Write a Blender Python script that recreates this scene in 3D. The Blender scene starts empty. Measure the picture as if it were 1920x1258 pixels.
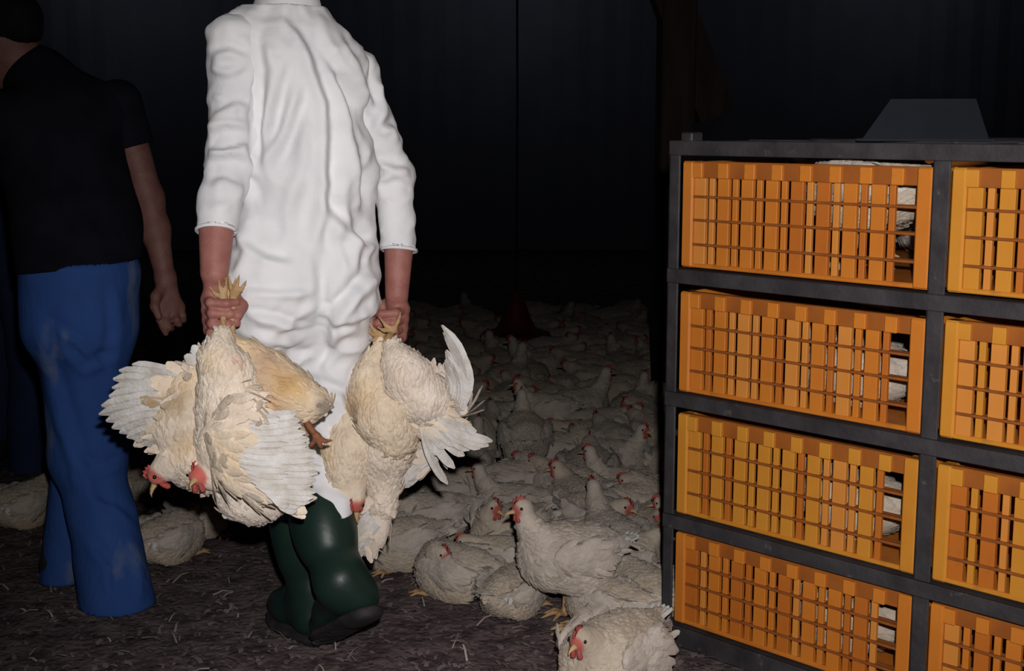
import bpy, bmesh, math, random
import numpy as np
from mathutils import Vector, Matrix

rnd = random.Random(11)
nrg = np.random.default_rng(5)
SC = bpy.context.scene
COL = SC.collection

# ------------------------------------------------------------------ camera, world, light, exposure
F_PX, CAMH, PITCH = 2500.0, 1.21, math.radians(9.02)
cam_d = bpy.data.cameras.new('camera')
cam_d.sensor_fit = 'HORIZONTAL'; cam_d.sensor_width = 36.0
cam_d.lens = F_PX * 36.0 / 1920.0
cam_d.clip_start = 0.05; cam_d.clip_end = 100
cam = bpy.data.objects.new('camera', cam_d); COL.objects.link(cam)
cam.location = (0, 0, CAMH); cam.rotation_euler = (math.pi/2 - PITCH, 0, 0)
SC.camera = cam

world = bpy.data.worlds.new('night'); SC.world = world
world.use_nodes = True
world.node_tree.nodes['Background'].inputs[0].default_value = (0.30, 0.36, 0.60, 1)
world.node_tree.nodes['Background'].inputs[1].default_value = 0.006
_absorb = world.node_tree.nodes.new('ShaderNodeVolumeAbsorption')          # absorbing medium added so the flash fades faster with distance
_absorb.inputs['Color'].default_value = (0.0, 0.0, 0.0, 1); _absorb.inputs['Density'].default_value = 0.23
world.node_tree.links.new(_absorb.outputs[0], world.node_tree.nodes['World Output'].inputs['Volume'])

flash_d = bpy.data.lights.new('camera_flash', 'SPOT')
flash_d.energy = 1150; flash_d.spot_size = math.radians(72); flash_d.spot_blend = 1.0
flash_d.shadow_soft_size = 0.022; flash_d.color = (1.0, 0.965, 0.95)
flash = bpy.data.objects.new('camera_flash', flash_d); COL.objects.link(flash)
flash.location = (0.055, -0.02, CAMH + 0.15)
flash.rotation_euler = (math.pi/2 - math.radians(12), 0, math.radians(-4))

vs = SC.view_settings
vs.view_transform = 'Standard'; vs.look = 'None'; vs.gamma = 1.0; vs.use_curve_mapping = False
vs.exposure = 0.0

# ------------------------------------------------------------------ geometry of the view
CP, SP = math.cos(PITCH), math.sin(PITCH)
def at(px, py, d):
    a, b = (px - 960) / F_PX, (629 - py) / F_PX
    dy, dz = CP + b*SP, -SP + b*CP
    t = d / dy
    return np.array([a*t, d, CAMH + dz*t])
def gnd(px, py, z=0.0):
    a, b = (px - 960) / F_PX, (629 - py) / F_PX
    dy, dz = CP + b*SP, -SP + b*CP
    t = (z - CAMH) / dz
    return np.array([a*t, dy*t, z])
def proj(P):
    y, z = P[..., 1], P[..., 2] - CAMH
    dep = y*CP - z*SP; up = y*SP + z*CP
    return 960 + F_PX*P[..., 0]/dep, 629 - F_PX*up/dep

# ------------------------------------------------------------------ materials
def srgb(r, g, b):
    f = lambda c: (c/255/12.92) if c/255 <= 0.04045 else ((c/255 + 0.055)/1.055)**2.4
    return (f(r), f(g), f(b), 1)
MATS = {}
def mat(name, c1, c2=None, scale=20.0, rough=0.8, bump=0.0, bscale=None, spec=0.3, metal=0.0, tint=False,
        detail=5.0, stretch=(1, 1, 1), lo=0.35, hi=0.65, c3=None, scale3=8.0, lo3=0.6, hi3=0.7, sheen=0.0, sss=0.0, trans=0.0):
    if name in MATS: return MATS[name]
    m = bpy.data.materials.new(name); m.use_nodes = True
    nt = m.node_tree; N = nt.nodes; L = nt.links
    b = N['Principled BSDF']
    b.inputs['Roughness'].default_value = rough
    b.inputs['Specular IOR Level'].default_value = spec
    b.inputs['Metallic'].default_value = metal
    if sheen: b.inputs['Sheen Weight'].default_value = sheen
    if sss:
        b.inputs['Subsurface Weight'].default_value = sss
        b.inputs['Subsurface Radius'].default_value = (0.012, 0.006, 0.004)
        b.inputs['Subsurface Scale'].default_value = 0.5
    tc = N.new('ShaderNodeTexCoord'); mp = N.new('ShaderNodeMapping')
    mp.inputs['Scale'].default_value = stretch
    L.new(tc.outputs['Object'], mp.inputs['Vector'])
    def noise(s, dt=detail):
        n = N.new('ShaderNodeTexNoise'); n.inputs['Scale'].default_value = s; n.inputs['Detail'].default_value = dt
        L.new(mp.outputs['Vector'], n.inputs['Vector']); return n.outputs['Fac']
    def ramp(src, p0, p1):
        r = N.new('ShaderNodeMapRange'); r.inputs[1].default_value = p0; r.inputs[2].default_value = p1
        L.new(src, r.inputs[0]); return r.outputs[0]
    def mix(fac, A, B, mode='MIX'):
        x = N.new('ShaderNodeMix'); x.data_type = 'RGBA'; x.blend_type = mode
        if isinstance(fac, float): x.inputs[0].default_value = fac
        else: L.new(fac, x.inputs[0])
        for s, v in ((6, A), (7, B)):
            if isinstance(v, tuple): x.inputs[s].default_value = v
            else: L.new(v, x.inputs[s])
        return x.outputs[2]
    col = c1
    if c2 is not None: col = mix(ramp(noise(scale), lo, hi), c1, c2)
    if c3 is not None: col = mix(ramp(noise(scale3), lo3, hi3), col, c3)
    if tint:
        at_ = N.new('ShaderNodeAttribute'); at_.attribute_name = 'tint'
        col = mix(1.0, col, at_.outputs['Color'], 'MULTIPLY')
    if isinstance(col, tuple): b.inputs['Base Color'].default_value = col
    else: L.new(col, b.inputs['Base Color'])
    if bump:
        bp = N.new('ShaderNodeBump'); bp.inputs['Strength'].default_value = bump; bp.inputs['Distance'].default_value = 0.01
        L.new(noise(bscale or scale*3, 8.0), bp.inputs['Height']); L.new(bp.outputs[0], b.inputs['Normal'])
    MATS[name] = m
    return m

M_WHITE = mat('white_cotton', (0.80, 0.79, 0.80, 1), (0.72, 0.72, 0.745, 1), scale=9, rough=0.9, bump=0.12, bscale=60, spec=0.15, sheen=0.1)
M_SKIN = mat('skin', (0.36, 0.155, 0.125, 1), (0.30, 0.115, 0.095, 1), scale=30, rough=0.55, bump=0.15, bscale=200, spec=0.35, sss=0.12)
M_SKIN2 = mat('tanned_skin', (0.17, 0.078, 0.064, 1), (0.13, 0.055, 0.046, 1), scale=26, rough=0.6, bump=0.15, bscale=200, spec=0.3, sss=0.1)
M_HAIR = mat('dark_hair', (0.006, 0.005, 0.005, 1), (0.010, 0.008, 0.008, 1), scale=60, rough=0.85, spec=0.1, bump=0.5, bscale=220, stretch=(1, 1, .2))
M_EYE = mat('eye_white', (0.7, 0.66, 0.62, 1), rough=0.2, spec=0.5)
M_LIP = mat('lip', (0.30, 0.09, 0.08, 1), rough=0.5)
M_SHIRT = mat('black_jersey', (0.006, 0.0065, 0.010, 1), (0.009, 0.0095, 0.014, 1), scale=14, rough=0.95, spec=0.05)
M_BLUE = mat('blue_workwear', (0.026, 0.070, 0.24, 1), (0.032, 0.082, 0.27, 1), scale=12, rough=0.9, spec=0.1, bump=0.2, bscale=90, stretch=(1, 1, .4),
             c3=(0.17, 0.20, 0.25, 1), scale3=7.5, lo3=0.58, hi3=0.74)
M_NAVY = mat('navy_workwear', (0.022, 0.034, 0.085, 1), (0.028, 0.040, 0.10, 1), scale=10, rough=0.9, spec=0.1)
M_BOOT = mat('green_rubber', (0.0085, 0.0225, 0.0175, 1), (0.011, 0.028, 0.022, 1), scale=8, rough=0.42, spec=0.32, bump=0.10, bscale=30)
M_SOLE = mat('black_rubber_sole', (0.012, 0.012, 0.016, 1), (0.03, 0.026, 0.026, 1), scale=30, rough=0.75, spec=0.3)
M_FEATHER = mat('white_plumage', (1, 1, 1, 1), (0.84, 0.82, 0.80, 1), scale=28, rough=0.95, bump=0.35, bscale=120, spec=0.1, tint=True, sheen=0.1)
M_FLIGHT = mat('white_flight_feather', (0.68, 0.66, 0.64, 1), (0.52, 0.48, 0.43, 1), scale=30, rough=0.95, spec=0.08, bump=0.3, bscale=160)
M_COMB = mat('red_comb', (0.40, 0.075, 0.06, 1), (0.32, 0.06, 0.05, 1), scale=60, rough=0.6, bump=0.3, bscale=300)
M_BEAK = mat('horn_beak', (0.52, 0.36, 0.19, 1), (0.44, 0.27, 0.12, 1), scale=60, rough=0.45)
M_LEG = mat('yellow_shank', (0.50, 0.33, 0.17, 1), (0.38, 0.22, 0.10, 1), scale=50, rough=0.6, bump=0.4, bscale=300)
M_LEGD = mat('dirty_shank', (0.26, 0.10, 0.045, 1), (0.15, 0.055, 0.03, 1), scale=50, rough=0.6, bump=0.4, bscale=300)
M_BLACK = mat('black_eye', (0.006, 0.005, 0.005, 1), rough=0.15, spec=0.5)
M_ORANGE = mat('orange_plastic', (0.56, 0.185, 0.022, 1), (0.48, 0.140, 0.015, 1), scale=7, rough=0.5, spec=0.3, bump=0.06, bscale=70,
               c3=(0.33, 0.105, 0.022, 1), scale3=16, lo3=0.58, hi3=0.78)
M_AMBER = mat('amber_plastic', (0.56, 0.240, 0.028, 1), (0.50, 0.185, 0.018, 1), scale=6, rough=0.5, spec=0.3, bump=0.06, bscale=70,
              c3=(0.28, 0.10, 0.018, 1), scale3=16, lo3=0.6, hi3=0.8)
M_PALE = mat('faded_orange_plastic', (0.60, 0.235, 0.045, 1), (0.54, 0.19, 0.03, 1), scale=7, rough=0.5, spec=0.3, c3=(0.36, 0.12, 0.03, 1), scale3=16, lo3=0.58, hi3=0.78)
M_DEEP = mat('deep_orange_plastic', (0.47, 0.135, 0.016, 1), (0.42, 0.115, 0.014, 1), scale=7, rough=0.5, spec=0.3, c3=(0.27, 0.085, 0.018, 1), scale3=16, lo3=0.55, hi3=0.75)
M_RAIL = mat('soiled_orange_plastic', (0.28, 0.085, 0.015, 1), (0.20, 0.06, 0.014, 1), scale=30, rough=0.75, spec=0.2)  # crate rails: shade on the fins painted in as a darker orange
M_STEEL = mat('weathered_steel', (0.055, 0.050, 0.055, 1), (0.030, 0.026, 0.030, 1), scale=14, rough=0.62, spec=0.4, metal=0.25, bump=0.2, bscale=60,
              c3=(0.13, 0.12, 0.12, 1), scale3=30, lo3=0.66, hi3=0.8)
M_LITTER = mat('litter_ground', (0.20, 0.148, 0.150, 1), (0.075, 0.056, 0.060, 1), scale=14, rough=1.0, spec=0.08, bump=1.0, bscale=45,
               c3=(0.28, 0.22, 0.21, 1), scale3=60, lo3=0.60, hi3=0.72, detail=8)
M_STRAW = mat('pale_straw', (0.45, 0.40, 0.36, 1), (0.26, 0.22, 0.19, 1), scale=3, rough=0.9)
M_CHIP = mat('wood_shaving', (0.19, 0.148, 0.145, 1), (0.085, 0.064, 0.067, 1), scale=5, rough=0.95)
M_WALL = mat('dark_shed_wall', (0.42, 0.43, 0.50, 1), (0.48, 0.49, 0.55, 1), scale=2, rough=0.95, spec=0.05)
M_WOOD = mat('old_timber', (0.045, 0.031, 0.025, 1), (0.030, 0.021, 0.018, 1), scale=6, rough=0.95, stretch=(6, 6, .6))
M_HOOD = mat('galvanised_sheet', (0.018, 0.021, 0.030, 1), (0.013, 0.015, 0.022, 1), scale=5, rough=0.8, metal=0.2)
M_RED = mat('red_plastic', (0.12, 0.010, 0.014, 1), (0.10, 0.008, 0.010, 1), scale=8, rough=0.6)

M_BULB = mat('blue_bulb_glass', (0.2, 0.3, 0.8, 1), rough=0.3)  # bulb glass of the added fill lamps
_b = M_BULB.node_tree.nodes['Principled BSDF']; _b.inputs['Emission Color'].default_value = (.3, .42, 1, 1); _b.inputs['Emission Strength'].default_value = 2.0
# ------------------------------------------------------------------ mesh helpers
def mkmesh(name, V, Q, smooth=True, tint=None):
    V = np.asarray(V, np.float32); me = bpy.data.meshes.new(name)
    if isinstance(Q, np.ndarray):
        n, k = Q.shape
        me.vertices.add(len(V)); me.vertices.foreach_set('co', V.ravel())
        me.loops.add(n*k); me.loops.foreach_set('vertex_index', Q.astype(np.int32).ravel())
        me.polygons.add(n); me.polygons.foreach_set('loop_start', np.arange(0, n*k, k, dtype=np.int32))
        me.update(calc_edges=True)
    else:
        me.from_pydata([tuple(v) for v in V], [], [tuple(q) for q in Q])
    if smooth: me.polygons.foreach_set('use_smooth', np.ones(len(me.polygons), bool))
    if tint is not None:
        ca = me.color_attributes.new('tint', 'FLOAT_COLOR', 'POINT')
        c4 = np.ones((len(V), 4), np.float32); c4[:, :3] = tint
        ca.data.foreach_set('color', c4.ravel())
    me.update()
    return me
def put(name, me, m, parent=None, loc=None, kind=None):
    if isinstance(me, tuple): me = mkmesh(name, *me)
    if m is not None and not me.materials: me.materials.append(m)
    o = bpy.data.objects.new(name, me); COL.objects.link(o)
    if parent is not None: o.parent = parent
    if loc is not None: o.location = loc
    if kind: o['kind'] = kind
    return o
def tag(o, label, cat, group=None):
    o['label'] = label; o['category'] = cat
    if group: o['group'] = group
    return o
def thing(name, label, cat, loc=(0, 0, 0), rz=0.0, group=None):
    o = bpy.data.objects.new(name, None); COL.objects.link(o)
    o.empty_display_size = 0.05
    o.location = tuple(float(x) for x in loc); o.rotation_euler = (0, 0, rz)
    return tag(o, label, cat, group)
def copy_tree(o, parent=None):
    c = o.copy(); COL.objects.link(c); c.parent = parent
    for ch in o.children: copy_tree(ch, c)
    return c
def box_vq(lo, hi, bev=0.0):
    bm = bmesh.new(); bmesh.ops.create_cube(bm, size=1)
    lo = Vector(lo); hi = Vector(hi)
    for v in bm.verts:
        v.co = Vector(((lo.x+hi.x)/2 + v.co.x*(hi.x-lo.x), (lo.y+hi.y)/2 + v.co.y*(hi.y-lo.y), (lo.z+hi.z)/2 + v.co.z*(hi.z-lo.z)))
    if bev: bmesh.ops.bevel(bm, geom=bm.edges[:], offset=bev, segments=1, affect='EDGES')
    bm.verts.index_update()
    r = ([tuple(v.co) for v in bm.verts], [[v.index for v in f.verts] for f in bm.faces]); bm.free()
    return r
def box_me(name, lo, hi, bev=0.0, m=None):
    V, Q = box_vq(lo, hi, bev); me = mkmesh(name, V, Q, smooth=False)
    if m: me.materials.append(m)
    return me
def join_vq(parts):
    V, Q, off = [], [], 0
    for v, q in parts:
        V += [tuple(x) for x in v]; Q += [[i+off for i in f] for f in q]; off += len(v)
    return V, Q
def tube_vq(pts, rad, seg=8):
    pts = [np.asarray(p, float) for p in pts]; n = len(pts)
    V, Q = [], []
    up0 = np.array([.31, .2, .93])
    for i, p in enumerate(pts):
        t = pts[min(i+1, n-1)] - pts[max(i-1, 0)]; t /= np.linalg.norm(t) + 1e-9
        a = np.cross(t, up0); a /= np.linalg.norm(a) + 1e-9; b = np.cross(t, a)
        r = rad[i] if hasattr(rad, '__len__') else rad
        for j in range(seg):
            w = 2*math.pi*j/seg; V.append(p + r*(math.cos(w)*a + math.sin(w)*b))
    for i in range(n-1):
        for j in range(seg):
            Q.append([i*seg+j, i*seg+(j+1) % seg, (i+1)*seg+(j+1) % seg, (i+1)*seg+j])
    Q.append(list(range(seg))[::-1]); Q.append([(n-1)*seg+j for j in range(seg)])
    return V, Q

def ball_vq(c, r, n=8):
    V = [np.asarray(c) + r*np.array([math.sin(a)*math.cos(b), math.sin(a)*math.sin(b), math.cos(a)]) for a in np.linspace(0.01, math.pi-0.01, n//2+1) for b in np.linspace(0, 2*math.pi, n+1)[:-1]]
    Q = [[i*n+j, i*n+(j+1) % n, (i+1)*n+(j+1) % n, (i+1)*n+j] for i in range(n//2) for j in range(n)]
    return V, Q

# ------------------------------------------------------------------ signed-distance modelling
# prims: ('c', a, b, ra, rb, k [, axis, scale])  tapered capsule, optionally widened along axis
#        ('e', centre, radii, k [, 3x3 rows])    ellipsoid
def _d_c(X, Y, Z, a, b, ra, rb, ax=None, s=1.0):
    ab = b - a; L2 = float(ab @ ab) + 1e-12
    px, py, pz = X - a[0], Y - a[1], Z - a[2]
    t = np.clip((px*ab[0] + py*ab[1] + pz*ab[2]) / L2, 0, 1)
    qx, qy, qz = px - t*ab[0], py - t*ab[1], pz - t*ab[2]
    if ax is not None:
        c = (qx*ax[0] + qy*ax[1] + qz*ax[2]) * (1 - 1/s)
        qx, qy, qz = qx - c*ax[0], qy - c*ax[1], qz - c*ax[2]
    d = np.sqrt(qx*qx + qy*qy + qz*qz) - (ra + (rb - ra)*t)
    return d*min(1.0, s)
def _d_e(X, Y, Z, c, r, rot=None):
    px, py, pz = X - c[0], Y - c[1], Z - c[2]
    if rot is not None:
        px, py, pz = (px*rot[0][0] + py*rot[0][1] + pz*rot[0][2], px*rot[1][0] + py*rot[1][1] + pz*rot[1][2],
                      px*rot[2][0] + py*rot[2][1] + pz*rot[2][2])
    k0 = np.sqrt((px/r[0])**2 + (py/r[1])**2 + (pz/r[2])**2)
    k1 = np.sqrt((px/r[0]**2)**2 + (py/r[1]**2)**2 + (pz/r[2]**2)**2) + 1e-9
    return k0*(k0 - 1)/k1
def sdf_mesh(prims, h, smooth=2, cut=None):
    bb = []
    for p in prims:
        if p[0] == 'c':
            a, b = np.asarray(p[1], float), np.asarray(p[2], float); r = max(p[3], p[4])
            if len(p) > 6: r *= max(1.0, p[7])
            bb.append((np.minimum(a, b) - r, np.maximum(a, b) + r))
        else:
            c = np.asarray(p[1], float); r = max(p[2]); bb.append((c - r, c + r))
    lo = np.min([x[0] for x in bb], 0) - 4*h; hi = np.max([x[1] for x in bb], 0) + 4*h
    n = np.ceil((hi - lo)/h).astype(int) + 1
    G = np.full(tuple(n), 0.3, np.float32)
    axs = [lo[i] + h*np.arange(n[i], dtype=np.float32) for i in range(3)]
    for p, (bl, bh) in zip(prims, bb):
        k = p[5] if p[0] == 'c' else p[3]
        i0 = np.maximum(np.floor((bl - k - 3*h - lo)/h).astype(int), 0)
        i1 = np.minimum(np.ceil((bh + k + 3*h - lo)/h).astype(int) + 1, n)
        sl = tuple(slice(i0[i], i1[i]) for i in range(3))
        X, Y, Z = axs[0][sl[0]][:, None, None], axs[1][sl[1]][None, :, None], axs[2][sl[2]][None, None, :]
        if p[0] == 'c':
            d = _d_c(X, Y, Z, np.asarray(p[1], float), np.asarray(p[2], float), p[3], p[4], *(p[6:8] if len(p) > 6 else ()))
        else:
            d = _d_e(X, Y, Z, np.asarray(p[1], float), p[2], p[4] if len(p) > 4 else None)
        g = G[sl]
        if k > 1e-6:
            hh = np.maximum(k - np.abs(g - d), 0)/k
            G[sl] = np.minimum(g, d) - hh*hh*k*0.25
        else: G[sl] = np.minimum(g, d)
    if cut is not None:      # list of (point, normal): keep the side the normal points away from
        for pt, nn in cut:
            X, Y, Z = axs[0][:, None, None], axs[1][None, :, None], axs[2][None, None, :]
            G = np.maximum(G, ((X - pt[0])*nn[0] + (Y - pt[1])*nn[1] + (Z - pt[2])*nn[2]).astype(np.float32))
    return surface_nets(G, lo, h, smooth)
def surface_nets(G, lo, h, smooth):
    nx, ny, nz = G.shape; I = G < 0
    acc = np.zeros((nx-1, ny-1, nz-1, 3), np.float32); cnt = np.zeros((nx-1, ny-1, nz-1), np.float32)
    cs = lambda o: (slice(o[0], nx-1+o[0]), slice(o[1], ny-1+o[1]), slice(o[2], nz-1+o[2]))
    for ax in range(3):
        o1, o2 = [x for x in range(3) if x != ax]
        for u in (0, 1):
            for w in (0, 1):
                A = [0, 0, 0]; A[o1] = u; A[o2] = w; B = list(A); B[ax] = 1
                ga, gb = G[cs(A)], G[cs(B)]; x = I[cs(A)] != I[cs(B)]
                t = np.where(x, ga/np.where(x, ga - gb, 1), 0)
                acc[..., ax] += t; acc[..., o1] += x*u; acc[..., o2] += x*w; cnt += x
    act = cnt > 0; idx = np.full(act.shape, -1, np.int64); idx[act] = np.arange(act.sum())
    ii = np.argwhere(act); V = lo + h*(ii + acc[act]/cnt[act][:, None])
    Qs = []
    for ax in range(3):
        o1, o2 = (ax+1) % 3, (ax+2) % 3
        s0 = [slice(None)]*3; s1 = [slice(None)]*3
        s0[ax] = slice(0, G.shape[ax]-1); s1[ax] = slice(1, G.shape[ax])
        for o in (o1, o2): s0[o] = slice(1, G.shape[o]-1); s1[o] = slice(1, G.shape[o]-1)
        a, b = I[tuple(s0)], I[tuple(s1)]
        e = np.argwhere(a != b)
        if not len(e): continue
        off = np.zeros(3, int); off[o1] = 1; off[o2] = 1
        base = e + off; flip = a[tuple(e.T)]
        def cell(d1, d2):
            c = base.copy(); c[:, o1] -= d1; c[:, o2] -= d2
            return idx[tuple(c.T)]
        q = np.stack([cell(1, 1), cell(0, 1), cell(0, 0), cell(1, 0)], 1)
        q[~flip] = q[~flip][:, ::-1]
        Qs.append(q)
    Q = np.concatenate(Qs)
    for _ in range(smooth): V = lap(V, Q, 0.5)
    return V, Q
def lap(V, Q, w):
    n = len(V); s = np.zeros((n, 3)); c = np.zeros(n)
    for i in range(Q.shape[1]):
        a, b = Q[:, i], Q[:, (i+1) % Q.shape[1]]
        for k in range(3): s[:, k] += np.bincount(a, V[b, k], n) + np.bincount(b, V[a, k], n)
        c += np.bincount(a, minlength=n) + np.bincount(b, minlength=n)
    return V + w*(s/np.maximum(c, 1)[:, None] - V)
def vnorm(V, Q):
    n = np.cross(V[Q[:, 2]] - V[Q[:, 0]], V[Q[:, 3]] - V[Q[:, 1]]); N = np.zeros_like(V)
    for i in range(4):
        for k in range(3): N[:, k] += np.bincount(Q[:, i], n[:, k], len(V))
    return N/(np.linalg.norm(N, axis=1, keepdims=True) + 1e-12)
def waves(P, freq, seed, n=7, dirs=None):
    g = np.random.default_rng(seed); out = np.zeros(len(P))
    for i in range(n):
        k = g.normal(size=3)*(dirs if dirs is not None else 1.0); k *= freq*(0.6 + 0.9*g.random())/(np.linalg.norm(k) + 1e-9)
        k2 = g.normal(size=3)*freq*0.4
        out += np.sin(P@k + g.random()*7 + 1.6*np.sin(P@k2 + g.random()*7))
    return out/n
def poly_disp(u, v, folds):
    out = np.zeros(len(u))
    for pts, w, amp, kind in folds:
        best = np.full(len(u), 1e9); sgn = np.zeros(len(u)); par = np.zeros(len(u)); n = len(pts) - 1
        for i in range(n):
            (x0, y0), (x1, y1) = pts[i], pts[i+1]; dx, dy = x1-x0, y1-y0; L2 = dx*dx + dy*dy
            t = np.clip(((u-x0)*dx + (v-y0)*dy)/L2, 0, 1)
            ex, ey = u - x0 - t*dx, v - y0 - t*dy; d = np.hypot(ex, ey); m = d < best
            best[m] = d[m]; par[m] = (i + t[m])/n; sgn[m] = np.sign(dx*ey - dy*ex)[m]
        s = best*sgn/w; env = np.clip(np.minimum(par, 1-par)*5, 0.0, 1)
        if kind == 'ridge': f = np.exp(-s*s)
        elif kind == 'step': f = np.exp(-(s-.7)**2) - np.exp(-(s+.7)**2)
        out += amp*env*f
    return out
def sub(pts, o): return np.asarray(pts) - np.asarray(o)

# ================================================================== THE SETTING
def setting():
    # gently uneven litter ground
    nx, ny = 150, 190
    xs = np.linspace(-6, 7, nx); ys = np.concatenate([np.linspace(-1.5, 1.8, 20), np.linspace(1.85, 5.5, 130), np.linspace(5.7, 13.2, 40)])
    X, Y = np.meshgrid(xs, ys, indexing='ij'); P = np.stack([X.ravel(), Y.ravel(), np.zeros(X.size)], 1)
    P[:, 2] = 0.004*waves(P, 14, 3) + 0.003*waves(P, 45, 4) - 0.005
    i = np.arange(nx*ny).reshape(nx, ny)
    Q = np.stack([i[:-1, :-1], i[1:, :-1], i[1:, 1:], i[:-1, 1:]], -1).reshape(-1, 4)
    fl = put('floor', mkmesh('floor', P, Q), M_LITTER); fl['kind'] = 'structure'
    fl['label'] = 'dark trodden litter floor of the poultry shed'
    # wood shavings and straw lying on the litter
    def scatter(name, n, L, W, m, seed, y1, label):
        g = np.random.default_rng(seed)
        yy = 2.3 + (y1-2.3)*g.random(n)**1.5; xx = (g.random(n)*2-1)*0.46*yy - 0.05
        a = g.random(n)*math.pi; l = L*(0.5+g.random(n)); w = W*(0.6+0.8*g.random(n)); tl = (g.random(n)-.5)*0.9
        d = np.stack([np.cos(a)*np.cos(tl), np.sin(a)*np.cos(tl), np.sin(tl)], 1); s = np.stack([-np.sin(a), np.cos(a), (g.random(n)-.5)*.8], 1)
        c = np.stack([xx, yy, 0.004 + 0.5*l*np.abs(np.sin(tl))], 1)
        b = np.array([0, 0, 1.])
        V = np.stack([c - d*l[:, None]/2 - s*w[:, None]/2, c - d*l[:, None]/2 + s*w[:, None]/2,
                      c + b*(l*.12)[:, None] + s*w[:, None]/2, c + b*(l*.12)[:, None] - s*w[:, None]/2,
                      c + d*l[:, None]/2 + s*w[:, None]/2, c + d*l[:, None]/2 - s*w[:, None]/2], 1).reshape(-1, 3)
        k = np.arange(n)[:, None]*6
        Qq = np.concatenate([k + np.array([[0, 1, 2, 3]]), k + np.array([[3, 2, 4, 5]])])
        o = put(name, mkmesh(name, V, Qq, smooth=False), m, kind='stuff'); tag(o, label, 'litter')
    scatter('wood_shavings', 9000, 0.015, 0.009, M_CHIP, 21, 5.0, 'dark wood shavings strewn over the shed floor')
    scatter('straw_bits', 600, 0.040, 0.004, M_STRAW, 22, 4.2, 'pale bits of straw and feather on the dark litter')
    # shed walls far in the dark, built of profiled sheets
    def wall(name, a, b, hgt, label):
        a = np.array(a, float); b = np.array(b, float); L = np.linalg.norm(b-a); n = int(L/0.125); u = (b-a)/L; nn = np.array([-u[1], u[0]])
        V, Qd = [], []
        for j in range(n+1):
            p = a + u*L*j/n + nn*(0.02 if j % 2 else 0.0)
            V += [(p[0], p[1], -0.05), (p[0], p[1], hgt)]
            if j: Qd.append([2*j-2, 2*j, 2*j+1, 2*j-1])
        o = put(name, mkmesh(name, V, Qd, smooth=False), M_WALL, kind='structure'); o['label'] = label
    wall('wall_back', (7, 13), (-6, 13), 3.2, 'dark sheet wall at the far end of the shed')
    wall('wall_left', (-6, 13), (-6, -1.5), 3.2, 'dark sheet wall on the left of the shed')
    wall('wall_right', (7, -1.5), (7, 13), 3.2, 'dark sheet wall on the right of the shed')
    V, Q = box_vq((-6, -1.5, 3.2), (7, 13, 3.26))
    c = put('ceiling', mkmesh('ceiling', V, Q, smooth=False), M_WALL, kind='structure'); c['label'] = 'dark shed ceiling'
setting()

# ================================================================== CRATE RACK
RL = at(1257, 700, 3.00)[:2]; RR = at(1746, 700, 2.535)[:2]
RU = RR - RL; RW = float(np.linalg.norm(RU)); RU /= RW
RV = np.array([-RU[1], RU[0]])
if RV[1] < 0: RV = -RV
RANG = math.atan2(RU[1], RU[0]); RDEP = 1.12
TIER = [at(1257, y, 3.00)[2] for y in (1182, 974, 746, 516, 277)]     # beam centre heights, bottom to top
def rack():
    t = thing('crate_rack', 'dark steel rack frame holding the stacked orange crates', 'rack', (RL[0], RL[1], 0), RANG)
    pw = 0.030
    for i in range(3):
        for v in (0.0, RDEP):
            x = i*RW; w = pw if i == 0 else 0.036
            # L-section post: flange and web
            a = box_vq((x-w/2, v, 0.0), (x+w/2, v+0.006, TIER[4]+0.016), 0.0015)
            s = 1 if v == 0 else -1
            b = box_vq((x-w/2, v if s > 0 else v-0.030, 0.0), (x-w/2+0.006, v+0.036 if s > 0 else v+0.006, TIER[4]+0.016), 0.0015)
            put('post', mkmesh('post', *join_vq([a, b]), smooth=False), M_STEEL, t)
    for k, z in enumerate(TIER):
        hh = 0.016 if k else 0.024
        for v in (0.0, RDEP):
            a = box_vq((-0.01, v-0.008, z-hh), (2*RW+0.01, v-0.001, z+hh), 0.0015)
            b = box_vq((-0.01, v-0.006, z+hh-0.006), (2*RW+0.01, v+0.034, z+hh), 0.001)
            put('beam', mkmesh('beam', *join_vq([a, b]), smooth=False), M_STEEL, t)
        for i in range(3):
            x = i*RW
            put('side_rail', mkmesh('side_rail', *box_vq((x-0.012, 0.0, z-0.014), (x+0.012, RDEP, z+0.014), 0.002), smooth=False), M_STEEL, t)
    for i in range(2):
        for v in (0.2, 0.9):
            put('skid', mkmesh('skid', *box_vq((i*RW+0.10, v-0.05, 0.0), ((i+1)*RW-0.10, v+0.05, TIER[0]-0.024), 0.004), smooth=False), M_STEEL, t)
    for v in (0.30, 0.56):
        put('top_bar', mkmesh('top_bar', *box_vq((-0.01, v-0.012, TIER[4]+0.010), (2*RW+0.01, v+0.012, TIER[4]+0.016), 0.001), smooth=False), M_STEEL, t)
    for x in (0.02,):     # lifting lug at the corner
        put('lifting_lug', mkmesh('lifting_lug', *box_vq((x-0.012, 0.01, TIER[4]), (x+0.02, 0.05, TIER[4]+0.034), 0.003), smooth=False), M_STEEL, t)
    return t
rack()

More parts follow.
